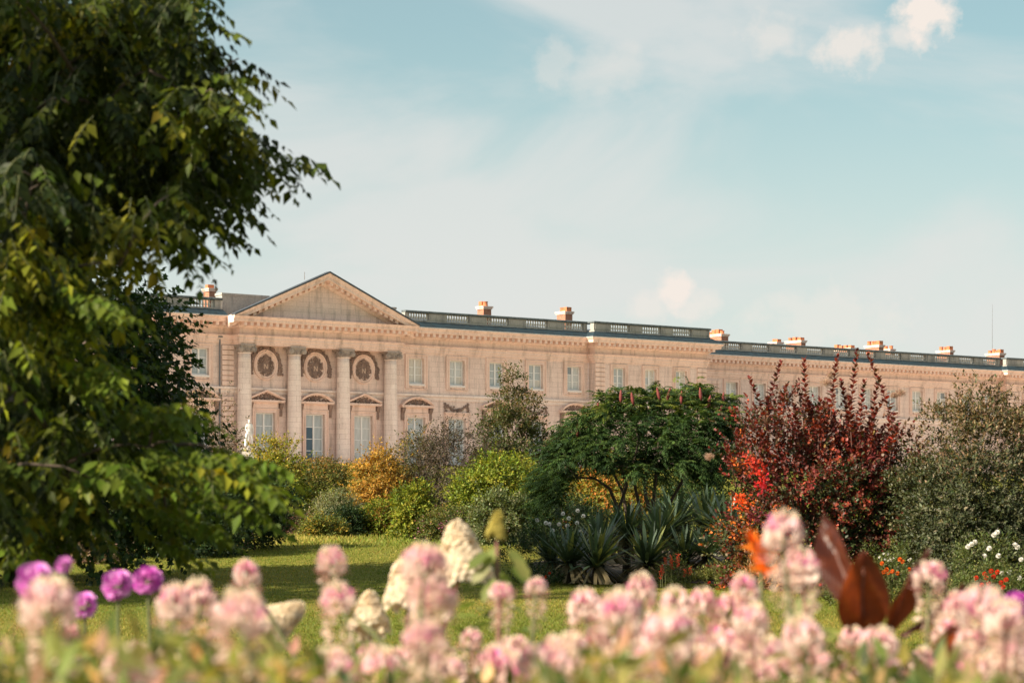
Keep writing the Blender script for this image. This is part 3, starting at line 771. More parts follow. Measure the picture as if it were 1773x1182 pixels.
GREEN = [(.060,.110,.018,4),(.085,.135,.022,3),(.040,.075,.016,2)]
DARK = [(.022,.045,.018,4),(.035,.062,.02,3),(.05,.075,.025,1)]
YELG = [(.20,.235,.028,4),(.14,.19,.026,3),(.30,.28,.04,2),(.07,.10,.020,2)]
OLIVE = [(.095,.115,.030,4),(.14,.145,.035,2),(.050,.068,.020,3),(.26,.19,.045,1)]
GOLD = [(.42,.24,.045,4),(.52,.32,.07,2),(.30,.17,.04,3),(.16,.14,.04,2)]
PLUM = [(.085,.068,.055,4),(.12,.09,.07,3),(.05,.045,.04,3),(.17,.13,.10,1.5),(.07,.08,.035,1)]
PINKG = [(.20,.135,.095,4),(.13,.13,.05,3),(.25,.17,.12,2),(.07,.075,.03,3)]
SILV = [(.060,.072,.030,4),(.095,.105,.052,3),(.035,.045,.020,4),(.17,.165,.10,1.2)]
BROWN = [(.20,.13,.06,3),(.13,.09,.045,2),(.10,.10,.04,2),(.28,.17,.07,1)]

FARG = 'shrubs along the far lawn edge'
shrub('shrub', 'tall pinkish-brown and green shrub beside the white statue', 'shrub', 272, 425, 704, 86, PINKG, .085, .55, 11000, FARG)
shrub('shrub', 'yellow-green shrub with golden upper leaves below the white statue', 'shrub', 418, 535, 765, 80, YELG, .09, .55, 8000, FARG, tip_pal=[(.40,.30,.05,2),(.30,.26,.05,2)])
shrub('shrub', 'olive green shrub with rusty tips in front of the portico columns', 'shrub', 490, 616, 790, 83, OLIVE, .08, .5, 10000, FARG, tip_pal=[(.34,.19,.05,2),(.13,.12,.04,2)])
shrub('shrub', 'golden orange autumn shrub in front of the tall portico door', 'shrub', 606, 702, 788, 79, GOLD, .085, .55, 7500, FARG, lump=.22)
shrub('shrub', 'amber tipped green shrub pushed between golden and plum shrubs', 'shrub', 668, 742, 766, 84, [(.30,.19,.05,2),(.12,.12,.04,3),(.06,.08,.025,2)], .08, .5, 6000, FARG, lump=.24)
shrub('shrub', 'broad plum-grey shrub with fine dusty leaves', 'shrub', 690, 838, 744, 80, PLUM, .07, .5, 14000, FARG, lump=.2)
shrub('shrub', 'bright yellow-green shrub left of the sumac tree', 'shrub', 776, 945, 792, 74, YELG, .09, .6, 12000, FARG)
shrub('shrub', 'tall loose shrub of tan stems and thin leaves before the facade', 'shrub', 832, 944, 704, 82, [(.10,.11,.04,4),(.15,.11,.05,2),(.055,.075,.025,3)], .09, .6, 14000, FARG, lump=.28, clump=.13, nclump=120, stems=26, shell=.3, belly=.55, stem_mat='bark_pale')
shrub('shrub', 'thin brown and orange shrub behind the sumac crown', 'shrub', 925, 1030, 722, 84, BROWN, .08, .55, 7000, FARG, lump=.22, clump=.14, nclump=90, stems=18, stem_mat='bark_pale')
shrub('shrub', 'orange and yellow shrub glowing behind the sumac stems', 'shrub', 985, 1150, 790, 68, [(.22,.20,.035,4),(.42,.17,.04,2),(.13,.15,.03,3),(.34,.28,.05,1)], .09, .55, 9000, FARG)
shrub('shrub', 'dark green shrub behind the yuccas and right sumac stems', 'shrub', 1140, 1300, 770, 66, DARK+[(.10,.11,.03,1)], .09, .55, 9000, FARG)
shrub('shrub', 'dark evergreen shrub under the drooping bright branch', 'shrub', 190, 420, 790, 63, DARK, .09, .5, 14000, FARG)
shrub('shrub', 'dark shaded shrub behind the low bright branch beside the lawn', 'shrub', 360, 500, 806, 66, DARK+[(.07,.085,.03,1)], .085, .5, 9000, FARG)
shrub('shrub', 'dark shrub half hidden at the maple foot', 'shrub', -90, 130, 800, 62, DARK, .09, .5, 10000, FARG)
shrub('low_shrub', 'low pinkish-brown shrub at the foot of the maple', 'shrub', 120, 205, 930, 59.5, PINKG, .075, .5, 3500, 'low shrubs bordering the lawn')
LOW = 'low shrubs bordering the lawn'
shrub('low_shrub', 'soft pale grey-green low shrub before the golden shrub', 'shrub', 552, 622, 858, 77, [(.20,.21,.11,3),(.15,.17,.08,2),(.26,.25,.15,1)], .07, .4, 4500, LOW)
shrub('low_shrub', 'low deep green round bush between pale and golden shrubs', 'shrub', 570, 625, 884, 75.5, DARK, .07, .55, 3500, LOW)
shrub('low_shrub', 'small reddish-grey twiggy bush on the grass edge', 'shrub', 474, 534, 892, 76, [(.19,.10,.08,3),(.12,.08,.06,2),(.10,.10,.05,1)], .06, .4, 3500, LOW)
shrub('low_shrub', 'small bush with yellow leaves beside the reddish bush', 'shrub', 532, 590, 902, 74.5, [(.35,.25,.04,2),(.10,.13,.03,3),(.18,.18,.04,2)], .07, .55, 2200, LOW)
shrub('low_shrub', 'narrow upright yellow-green young shrub on the grass', 'shrub', 684, 742, 850, 72.5, YELG, .085, .55, 4200, LOW, lump=.3, belly=.55, stems=14)
shrub('low_shrub', 'yellowish bushy shrub left of the narrow upright shrub', 'shrub', 630, 700, 872, 76, YELG+[(.30,.16,.05,1.5)], .08, .5, 4500, LOW)
shrub('low_shrub', 'green bush dotted with faint pink flowers by the lawn', 'shrub', 728, 846, 888, 71, OLIVE+[(.38,.15,.22,.7)], .07, .5, 7000, LOW)
shrub('low_shrub', 'pale leaved bush below the bright yellow-green shrub', 'shrub', 830, 925, 862, 68, [(.15,.18,.08,3),(.09,.115,.04,3),(.24,.25,.14,1)], .08, .55, 6500, LOW)
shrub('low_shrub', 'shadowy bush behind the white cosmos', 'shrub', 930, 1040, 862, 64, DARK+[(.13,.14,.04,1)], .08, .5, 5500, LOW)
shrub('silver_shrub', 'big rounded grey-green shrub with brownish top right of the smoke bush', 'shrub', 1556, 1850, 722, 47, SILV, .075, .46, 36000, None, lump=.16, clump=.115, mat='leaf_gloss', depth=1.9, sprig=7, spr_len=.22,
      tip_pal=[(.19,.125,.065,3),(.24,.16,.095,2),(.11,.10,.045,3)], stems=14, shell=.40, nclump=420)
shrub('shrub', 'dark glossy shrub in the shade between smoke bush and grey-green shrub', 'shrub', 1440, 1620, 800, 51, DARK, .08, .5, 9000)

# ------------------------------------------------------------------ pinnate foliage
def pinnate(P, D, length, pairs, droop, lw, hang=.55):
    n = len(P); D = nrmz(D); upv = np.tile([0, 0, 1.], (n, 1)); S = nrmz(np.cross(D, upv)+1e-4); ln = length*RNG.uniform(.7, 1.25, n)
    o = [[], [], [], [], []]
    for i in range(pairs):
        t = (i+.6)/pairs
        p = P+D*(ln*t)[:, None]; p[:, 2] -= droop*ln*t*t
        tan = D.copy(); tan[:, 2] -= 2*droop*t; tan = nrmz(tan)
        for q in (-1, 1):
            f = S*q+tan*(.35+.3*t); f[:, 2] -= hang; f += RNG.normal(0, .12, (n, 3))
            nr = np.cross(f, tan)*q; nr = np.where(nr[:, 2:3] < 0, -nr, nr)+RNG.normal(0, .2, (n, 3))
            o[0].append(p); o[1].append(f); o[2].append(nr); o[3].append(np.arange(n)); o[4].append(np.full(n, math.sin(math.pi*(.18+.72*t))))
    p = P+D*ln[:, None]; p[:, 2] -= droop*ln; f = D.copy(); f[:, 2] -= 2*droop
    o[0].append(p); o[1].append(f); o[2].append(np.tile([0, .2, 1.], (n, 1))); o[3].append(np.arange(n)); o[4].append(np.full(n, .8))
    rach = (P, D, ln)
    return [np.concatenate(x) for x in o]+[rach]
def rachis_mesh(mb_pts, name, mat, parent, droop, r=.004):
    P, D, ln = mb_pts; n = len(P); k = 4; v = []
    side = nrmz(np.cross(D, [0, 0, 1.])+1e-4)
    rows = []
    for i in range(k+1):
        t = i/k; p = P+D*(ln*t)[:, None]; p[:, 2] -= droop*ln*t*t
        w = r*(1-.6*t); rows.append(p-side*w); rows.append(p+side*w)
    V = np.stack(rows, 1).reshape(-1, 3); m = 2*(k+1); b = np.arange(n)*m
    fc = np.array([[2*i, 2*i+1, 2*i+3, 2*i+2] for i in range(k)])
    idx = (b[:, None, None]+fc[None]).reshape(-1)
    me = bpy.data.meshes.new(name); me.vertices.add(len(V)); me.vertices.foreach_set('co', V.astype(np.float32).ravel())
    me.loops.add(len(idx)); me.loops.foreach_set('vertex_index', idx.astype(np.int32)); me.polygons.add(len(idx)//4); me.polygons.foreach_set('loop_start', np.arange(0, len(idx), 4, dtype=np.int32))
    me.update(calc_edges=False); me.materials.append(mat); return link(name, me, parent)
def in_poly(u, v, poly):
    c = np.zeros(len(u), bool); n = len(poly)
    for i in range(n):
        (x0, y0), (x1, y1) = poly[i], poly[(i+1) % n]
        k = ((y0 > v) != (y1 > v)) & (u < (x1-x0)*(v-y0)/(y1-y0+1e-9)+x0); c ^= k
    return c
def limb_net(root_pts, tips, r_end=.006):
    # limbs: each tip is joined to the nearest point of the growing skeleton
    sk = [Vector(p) for p in root_pts]; mb = MB()
    for t in sorted(tips, key=lambda p: min((Vector(p)-s).length for s in sk)):
        t = Vector(t); near = min(sk, key=lambda s: (t-s).length+.35*max(0, s.z-t.z))
        d = (t-near).length
        m1 = near.lerp(t, .4)+Vector((0, 0, .1*d)); m2 = near.lerp(t, .75)+Vector((0, 0, .09*d))
        r = .006+.011*d
        mb.tube([near, m1, m2, t], [r*1.3, r, r*.65, r_end], 5); sk += [m1, m2, t]
    return mb

# near tree: its crown hangs into the frame from the left
def near_tree():
    tx, ty = -7.4, 18.5; root = empty('ash_tree', (tx, ty, 0))
    tag(root, 'large ash-like tree with hanging feathered leaves at the lawn side', 'tree')
    trunk = [(0, 0, -.1), (.05, 0, 1.5), (.15, -.1, 3.5), (.1, 0, 6), (.3, .1, 9), (.2, .2, 12)]
    mb = MB(); mb.tube(trunk, [.48, .38, .34, .28, .18, .06], 14)
    POLY = [(-40,-60),(390,-60),(405,0),(385,50),(392,95),(400,130),(425,160),(420,195),(440,215),(470,240),(505,262),(478,275),(482,295),(450,305),(415,325),(400,345),(385,365),(350,378),(315,385),(290,395),(262,385),(245,365),(230,360),(215,400),(180,420),(160,450),(150,490),
            (120,560),(130,620),(120,690),(150,740),(190,770),(180,810),(150,850),(120,880),(90,910),(50,935),(10,940),(-40,960)]
    def fill(n, shrink):
        u = RNG.uniform(-40, 520, n); v = RNG.uniform(-40, 1040, n); ok = in_poly(u+np.clip((u-150)*.2, 0, 42)+shrink, v, POLY)
        ok &= ~(((u-255)/26)**2+((v-425)/32)**2 < 1); return u[ok], v[ok]
    cu, cv = fill(2600, 12); kept = []
    for i in range(len(cu)):                               # bunch centres kept apart from one another
        if all((cu[i]-a)**2+((cv[i]-b)*.85)**2 > 40**2 for a, b in kept): kept.append((cu[i], cv[i]))
    kept = np.array(kept); cy = RNG.normal(17.2, 1.3, len(kept)).clip(14.8, 20); cy[kept[:, 0] > 330] = RNG.normal(16.6, .7, (kept[:, 0] > 330).sum())
    Cn = np.stack([(kept[:, 0]-CX)/F*cy, cy, EYE+(HOR-kept[:, 1])/F*cy], 1)
    per = 26; ci = np.repeat(np.arange(len(Cn)), per); offc = RNG.normal(size=(len(ci), 3))*np.array([.13, .17, .11])
    F1 = Cn[ci]+offc
    u, v = fill(3600, 30); y = RNG.normal(20.6, 1.3, len(u)).clip(18.6, 24); F2 = np.stack([(u-CX)/F*y, y, EYE+(HOR-v)/F*y], 1)
    P1 = np.concatenate([F1, F2]); nf1 = len(F1)
    # the low bright branch reaching right over the lawn
    def branch(a, b, ya, yb, k, w, sag):
        t = RNG.uniform(0, 1, k)**.8; uu = a[0]+(b[0]-a[0])*t; vv = a[1]+(b[1]-a[1])*t-sag*np.sin(math.pi*t)
        uu = uu+RNG.normal(0, w, k)*.8; vv = vv+RNG.normal(0, w, k)*(1.1-.6*t); yy = ya+(yb-ya)*t+RNG.normal(0, .35, k)
        return np.stack([(uu-CX)/F*yy, yy, EYE+(HOR-vv)/F*yy], 1)
    B = np.concatenate([branch((150,760), (430,795), 17, 14.6, 34, 12, 8), branch((150,790), (455,848), 17, 14.4, 46, 14, 25), branch((170,830), (430,880), 17, 14.8, 34, 13, 20),
                        branch((140,740), (305,705), 17.5, 15.5, 40, 16, 10), branch((180,860), (360,915), 17, 15.5, 26, 12, 5), branch((60,850), (215,800), 16, 14.8, 40, 14, 10),
                        branch((90,640), (165,640), 16, 15, 20, 20, 0), branch((250,880), (290,950), 17, 16.5, 12, 7, 0), branch((30,520), (165,520), 16, 14.8, 40, 18, 8), branch((10,900), (45,975), 17, 16, 40, 14, 0)])
    n2 = 2200; d = rnd_unit(n2); r = RNG.uniform(.55, 1, n2)
    P2 = np.stack([tx+d[:, 0]*r*4.6, ty+d[:, 1]*r*4.6, 6.2+d[:, 2]*r*5.4], 1)
    uu = CX+F*P2[:, 0]/P2[:, 1]; vv = HOR-F*(P2[:, 2]-EYE)/P2[:, 1]
    P2 = P2[(uu < -25) | (vv < -30)]
    P = np.concatenate([P1, B, P2]); bright = np.zeros(len(P), bool); bright[len(P1):len(P1)+len(B)] = True
    P[:, 2] = np.maximum(P[:, 2], .8)
    O = np.array([tx, ty, 0]); ctr = np.array([tx, ty, 5.0])
    D = nrmz((P-ctr)*np.array([1, 1, .35]))+RNG.normal(0, .55, P.shape); D[:nf1] = nrmz(offc*np.array([1, 1, .3]))*.8+RNG.normal(0, .35, (nf1, 3))+np.array([.15, -.15, 0]); D[nf1:len(P1)] = RNG.normal(0, .7, (len(P1)-nf1, 3)); D[:len(P1), 0] *= .75; D[:, 2] = D[:, 2]*.3-.42
    uq = CX+F*P[:, 0]/P[:, 1]; vq = HOR-F*(P[:, 2]-EYE)/P[:, 1]; D[(uq > 330) & (RNG.random(len(uq)) < .35)] += np.array([.45, -.2, .25]); D[bright] += np.array([.7, -.4, .3])
    p, f, nr, sid, sh, rach = pinnate(P, D, .29, 5, .35, .4, .75)
    pal = [(.050,.074,.010,5),(.085,.110,.012,4),(.020,.032,.007,6),(.17,.175,.016,1.5),(.30,.21,.02,.15)]  # darkest and yellow entries stand in for shaded and sunlit leaves
    cpal = pick(pal, len(Cn)); col = pick(pal, len(P)); selc = RNG.random(nf1) < .6; col[:nf1][selc] = cpal[ci][selc]; col[nf1:len(P1)] *= .6; col[bright] = pick([(.11,.16,.018,4),(.17,.21,.020,2),(.36,.33,.03,.4)], bright.sum())*.85  # rear fill leaves darkened: inner crown shade put into their colour
    sunlit_tint = (vq > 400) & (vq < 640) & (uq < 190) & (np.arange(len(P)) < nf1) & (RNG.random(len(P)) < .5); col[sunlit_tint] = pick([(.16,.20,.018,3),(.26,.27,.022,2)], sunlit_tint.sum())  # sunlit patch of the crown painted as brighter yellow-green leaves
    col = jitter(col[sid], .18, .06)
    f = f+RNG.normal(0, .28, f.shape); nr = nr+RNG.normal(0, .35, nr.shape); sz = sh*RNG.uniform(.65, 1.3, len(p))*RNG.uniform(.75, 1.15, len(P))[sid]
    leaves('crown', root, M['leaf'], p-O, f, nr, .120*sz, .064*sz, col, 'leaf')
    rachis_mesh((rach[0]-O, rach[1], rach[2]), 'leaf_stalk', M['stem'], root, .35)['kind'] = 'stuff'
    random.seed(5)
    sel = random.sample(range(len(P)), 330)
    net = limb_net([Vector(t) for t in trunk[1:]], [tuple(P[i]-O) for i in sel])
    mb.add(net.v, net.f); mb.build('trunk', M['bark'], root, True)
near_tree()

def broad_tree(name, label, x, y, h, r, crown0, pal, count, leaf, seed, tpl='maple', cat='tree', group=None, trunk_r=.3, clumps=170, lump=.2, squash=1.0, asp=.95, sprig=5, cl=.34):
    z = G(x, y); root = empty(name, (x, y, z)); tag(root, label, cat, group)
    cp, cd = dome_points(clumps, (0, 0, crown0), r, r*squash, h-crown0, seed, lump, zmin=.0, shell=.35, belly=.45)
    ns = count//sprig; cid = RNG.integers(0, len(cp), ns); off = RNG.normal(size=(ns, 3))*cl*np.array([1, 1, .65])
    P = cp[cid]+off; P[:, 2] = np.maximum(P[:, 2], .25); D = cd[cid]*.8+nrmz(off)*.5+RNG.normal(0, .3, (ns, 3))
    p, f, nr, sid, t = sprigs(P, D, .34, sprig, leaf, leaf, .35)
    col = colour(pal, cid[sid], len(cp), .6); sz = RNG.uniform(.7, 1.2, len(p))
    leaves('crown', root, M['leaf'], p, f, nr, leaf*sz, leaf*asp*sz, col, tpl)
    random.seed(seed); mb = MB(); tr = [(0, 0, -.1), (.05, .03, h*.2), (-.05, .08, h*.45), (.08, 0, h*.75)]
    mb.tube(tr, [trunk_r, trunk_r*.8, trunk_r*.6, trunk_r*.2], 12)
    net = limb_net([Vector(a) for a in tr[1:]], [tuple(cp[i]) for i in random.sample(range(len(cp)), min(90, len(cp)))]); mb.add(net.v, net.f)
    mb.build('trunk', M['bark'], root, True); return root
MAPLE = [(.028,.055,.015,5),(.042,.075,.018,3),(.02,.04,.014,3),(.07,.10,.02,.8)]
broad_tree('maple_tree', 'dark green maple with low dense crown behind the hanging ash branches', -9.95, 51.5, 6.85, 3.05, .5, MAPLE, 34000, .13, 4, clumps=300, cl=.36)
broad_tree('lime_tree', 'tall broad lime tree beyond the ash tree', -20.5, 41, 22, 5.4, 3.5, GREEN, 34000, .24, 9, 'leaf', trunk_r=.5, clumps=260, asp=.8, cl=.6)

broad_tree('added_shade_tree', 'added off-frame tree that shades the lower ash crown', -19.5, 9.5, 16.2, 4.4, 2.2, GREEN, 30000, .24, 12, 'leaf', trunk_r=.4, clumps=150, asp=.8, cl=.6)  # unseen tree added to cast shade on the near tree's lower leaves

# ------------------------------------------------------------------ sumac
def sumac():
    y = 58.0; x = ux(1105, y); z = G(x, y); root = empty('sumac_tree', (x, y, z))
    tag(root, 'spreading dark green sumac tree with ferny leaves on several bare stems', 'tree')
    POLY = [(930,885),(935,820),(950,775),(985,745),(1018,715),(1050,688),(1090,682),(1110,674),(1160,676),(1195,672),(1215,684),(1250,690),(1272,705),(1275,740),(1262,770),(1240,800),(1222,830),(1200,822),(1170,815),(1140,825),(1100,818),(1060,812),(1030,800),(1005,800),(985,830),(965,870)]
    n = 2500; u = RNG.uniform(925, 1280, n); v = RNG.uniform(665, 890, n); ok = in_poly(u, v, POLY); u, v = u[ok], v[ok]; kp = []
    for i in range(len(u)):
        if all((u[i]-a)**2+(v[i]-b)**2 > 17**2 for a, b in kp): kp.append((u[i], v[i]))
    kp = np.array(kp); cb = np.repeat(np.arange(len(kp)), 42); u = kp[cb, 0]+RNG.normal(0, 8.5, len(cb)); v = kp[cb, 1]+RNG.normal(0, 7.0, len(cb))
    half = 1.9*np.sqrt(np.clip(1-((u-1105)/185)**2, .05, 1))*np.clip((v-650)/70, .35, 1)
    cdep = np.where(RNG.random(len(kp)) < .6, RNG.uniform(-1, -.4, len(kp)), RNG.uniform(-.4, 1, len(kp)))
    yy = y+half*cdep[cb]+RNG.normal(0, .14, len(u))
    P = np.stack([(u-CX)/F*yy, yy, EYE+(HOR-v)/F*yy], 1); O = np.array([x, y, z])
    D = nrmz((P-O-np.array([0, 0, 2.0]))*np.array([1, 1, .5]))*.6+RNG.normal(0, .6, P.shape); D[:, 2] = D[:, 2]*.6+.15
    p, f, nr, sid, sh, rach = pinnate(P, D, .40, 8, .45, .4, .5)
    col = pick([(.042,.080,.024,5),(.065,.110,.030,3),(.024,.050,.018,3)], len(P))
    top = (v < 720) & (RNG.random(len(v)) < .45); col[top] = pick([(.13,.16,.03,2),(.09,.12,.025,2)], top.sum())  # sunlight on the crown top painted in as lighter yellow-green leaves
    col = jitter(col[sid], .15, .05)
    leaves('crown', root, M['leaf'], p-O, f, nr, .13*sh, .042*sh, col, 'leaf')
    random.seed(8); mb = MB()
    def sp(u, v, yy): q = px(u, v, yy); return Vector((q.x-x, q.y-y, q.z-z))
    for st_ in ([(1075,1000,58),(1070,880,58),(1055,845,57.8),(1030,828,57.5),(1000,826,57.2),(975,800,57)], [(1076,1000,58),(1072,880,58),(1085,840,58.2),(1075,810,58),(1060,760,58)],
                [(1112,1000,58.3),(1108,880,58.3),(1100,845,58.3),(1098,800,58),(1110,740,58)], [(1098,1000,58.6),(1085,890,58.6),(1078,850,58.6),(1060,815,58.4),(1040,770,58.2)],
                [(1128,1000,57.8),(1130,880,57.8),(1135,830,57.7),(1138,780,57.7),(1150,720,57.6)], [(1150,1000,58),(1160,870,58),(1180,835,58),(1192,800,57.8),(1215,745,57.6)],
                [(1130,900,57.8),(1118,860,57.7),(1115,830,57.6),(1125,790,57.5)]):
        pts = [sp(*q) for q in st_]; pts[0].z = -.1 if st_[0][1] > 950 else pts[0].z
        mb.tube(pts, [.055-.008*i for i in range(len(pts))], 8)
    net = limb_net([Vector(v_) for v_ in mb.v[::24]], [tuple(P[i]-O) for i in random.sample(range(len(P)), 120)], .004); mb.add(net.v, net.f)
    mb.build('trunk', M['bark'], root, True)
    M['drupe'] = plain('sumac drupe', (.16,.030,.025), .8, .4, 30)
    for (u, v) in ((1034,708),(1075,686),(1140,682),(1158,682),(1213,682),(1206,700),(1252,690),(1247,712),(1000,745),(1095,690),(1180,688),(1228,695)):
        q = px(u, v, y-1.4+random.random()); m2 = MB(); c = Vector((q.x-x, q.y-y, q.z-z)); tl = Vector((random.gauss(0, .03), 0, .16))
        m2.tube([c-tl, c-tl*.5, c, c+tl*.6, c+tl], [.012, .04, .045, .03, .008], 7); m2.build('seed_cone', M['drupe'], root, True)
sumac()

# ------------------------------------------------------------------ smoke bush
def smoke_bush():
    y = 50.0; x = ux(1418, y); z = G(x, y); root = empty('smoke_bush', (x, y, z)); O = np.array([x, y, z])
    tag(root, 'large smoke bush with dark red upright shoots and orange lower leaves', 'shrub')
    cp, cd = dome_points(380, (0, 0, 0), 1.95, 1.5, 3.65, 77, .26, shell=.35)
    ns = 5000; cid = RNG.integers(0, len(cp), ns); off = RNG.normal(size=(ns, 3))*.17; P = cp[cid]+off; P[:, 2] = np.maximum(P[:, 2], .05)
    D = cd[cid]*.7+np.array([0, 0, .55])+RNG.normal(0, .35, (ns, 3))
    p, f, nr, sid, t = sprigs(P, D, .26, 7, .09, .06, .1)
    cid_l = cid[sid]; h = cp[cid_l][:, 2]/3.65; left = cp[cid_l][:, 0]
    red = [(.18,.030,.024,4),(.12,.026,.022,4),(.25,.05,.028,1.8),(.11,.05,.03,2),(.06,.05,.025,1.3)]
    org = [(.42,.11,.022,4),(.55,.17,.03,2),(.30,.06,.02,3),(.12,.07,.02,2)]
    low = [(.030,.045,.018,5),(.06,.080,.03,3),(.09,.04,.03,2),(.11,.12,.06,1),(.14,.035,.025,2)]
    pal_i = np.where(h > .58, 0, np.where((left < -.55) & (h > .25), 1, 2)); pal_c = np.empty((len(cp), 3))
    for i in range(len(cp)):
        hh = cp[i, 2]/3.65; pl = red if hh > .62+RNG.normal(0, .2) else (org if cp[i, 0] < -.9+RNG.normal(0, .3) and RNG.random() < .42 else low)
        pal_c[i] = pick(pl, 1)[0]
    col = jitter(pal_c[cid_l], .28, .12)
    sel = RNG.random(len(col)) < .25; col[sel] = jitter(pick(red+[(.26,.16,.12,2.5),(.16,.12,.03,1),(.13,.13,.06,1.5)], sel.sum()))
    leaves('crown', root, M['leaf_gloss'], p, f, nr, .085*RNG.uniform(.7, 1.2, len(p)), .055*RNG.uniform(.8, 1.2, len(p)), col, 'oval')
    random.seed(6); stems_mesh((0, 0, 0), [tuple(cp[i]) for i in range(0, len(cp), 9)], .03, .2).build('stem', M['bark'], root, True)
    shoots = [(1297,655,70),(1306,700,60),(1352,628,100),(1363,665,70),(1392,622,110),(1398,690,80),(1450,617,110),(1456,660,90),(1484,608,120),(1502,614,120),(1497,660,90),(1521,655,100),(1532,690,80),(1470,690,80),
              (1330,690,70),(1420,690,80),(1275,745,60),(1345,725,70),(1540,720,70),(1375,700,70),(1437,705,70),(1512,720,80),(1555,735,60),(1255,770,50),(1315,745,60),(1480,735,70)]
    for (u, v, ln) in shoots:
        yy = y-random.uniform(.2, 1.1); top = px(u, v, yy); L_ = ln*yy/F; lean = random.gauss((u-1405)/1900, .06); L_ *= random.uniform(.75, 1.15)
        bot = Vector((top.x-lean*L_*3, yy+.15, top.z-L_)); k = int(14+L_*30)
        ts = np.linspace(0, 1, k); a = np.arange(k)*2.4
        pp = np.array(bot)[None]*(1-ts)[:, None]+np.array(top)[None]*ts[:, None]-O
        ff = np.stack([np.cos(a), np.sin(a)*.8, .30+.8*ts*ts], 1); nn = np.stack([-np.cos(a)*.6, -np.sin(a)*.6, np.ones(k)], 1)
        cl = jitter(pick(red+[(.30,.045,.03,2)], k), .2, .1); so = leaves('shoot', root, M['leaf_gloss'], pp, ff, nn, (.19*(1-.5*ts)), (.11*(1-.4*ts)), cl, 'oval')
        sb = MB(); sb.tube([Vector(pp[0])-Vector((0, 0, .3)), Vector(pp[k//2]), Vector(pp[-1])], [.012, .009, .004], 5); sb.build('twig', M['stem_red'], so)
    for (u, v, col) in ((1316,818,(.60,.055,.04)), (1322,840,(.62,.05,.07)), (1283,868,(.66,.10,.03)), (1300,800,(.5,.06,.04)), (1305,893,(.22,.05,.07))):
        q = px(u, v, y-1.55); k = 70; pp = np.array(q)[None]+RNG.normal(0, .085, (k, 3))-O; ff = rnd_unit(k)+np.array([0, -.3, .3])
        tag_ = leaves('bright_leaf_cluster', root, M['leaf_thin'], pp, ff, rnd_unit(k), .09, .045, jitter(np.tile(col, (k, 1)), .2), 'oval'); tag_['kind'] = 'stuff'
    for (u, v, s_) in ((1432,662,.14), (1438,648,.09), (1560,680,.10), (1548,684,.08), (1228,790,.10)):
        q = px(u, v, y-.9); k = 700; d = rnd_unit(k); pp = np.array(q)[None]+d*s_*RNG.uniform(.1, 1, (k, 1))*np.array([1.1, 1, .75])-O
        leaves('smoke_plume', root, M['petal'], pp, rnd_unit(k), rnd_unit(k), .06, .006, jitter(np.tile((.50,.34,.25), (k, 1)), .15), 'leaf')
smoke_bush()

# ------------------------------------------------------------------ yuccas
def yucca_mesh(seed, n=150, L=.92):
    rs = np.random.default_rng(seed); a = rs.uniform(0, 2*math.pi, n); el = np.arcsin(rs.uniform(-.12, .98, n)); dead = el < .12
    V = []; Fc = []; Cc = []
    for i in range(n):
        ln = L*rs.uniform(.75, 1.12)*(1 if not dead[i] else .85); d = np.array([math.cos(a[i])*math.cos(el[i]), math.sin(a[i])*math.cos(el[i]), math.sin(el[i])])
        s = np.array([-math.sin(a[i]), math.cos(a[i]), 0]); w = .027*rs.uniform(.8, 1.25); b0 = np.array([0, 0, .28+.1*rs.random()]); k = len(V)
        bend = rs.uniform(.05, .35) if not dead[i] else .8
        c = np.array((.060,.095,.055))*rs.uniform(.6, 1.5) if rs.random() > .22 else np.array((.20,.22,.07))*rs.uniform(.7, 1.2)  # lighter yellow-green blades put the look of sunlit ones into colour
        if dead[i]: c = np.array((.34,.27,.15))*rs.uniform(.5, 1.1)
        for j in range(5):
            t = j/4; p = b0+d*ln*t; p[2] -= bend*ln*t*t*math.cos(el[i]); ww = w*(.7+1.0*t*(1-t)*1.6)*(1 if j < 4 else .05)
            p[2] = max(p[2], .015)
            V += [p-s*ww, p+s*ww]; Cc += [c, c]
        Fc += [(k+2*j, k+2*j+1, k+2*j+3, k+2*j+2) for j in range(4)]
    me = bpy.data.meshes.new('rosette'); me.from_pydata([tuple(v) for v in V], [], Fc); ca = me.attributes.new('Col', 'FLOAT_COLOR', 'POINT')
    ca.data.foreach_set('color', np.concatenate([np.array(Cc), np.ones((len(Cc), 1))], 1).astype(np.float32).ravel()); me.materials.append(M['blade'])
    return me
YM = [yucca_mesh(30+i) for i in range(4)]
tb = MB(); tb.tube([(0,0,-.05), (0,0,.18), (0,0,.42)], [.09, .08, .05], 8); YT = tb.mesh('stalk', M['bark'], True)
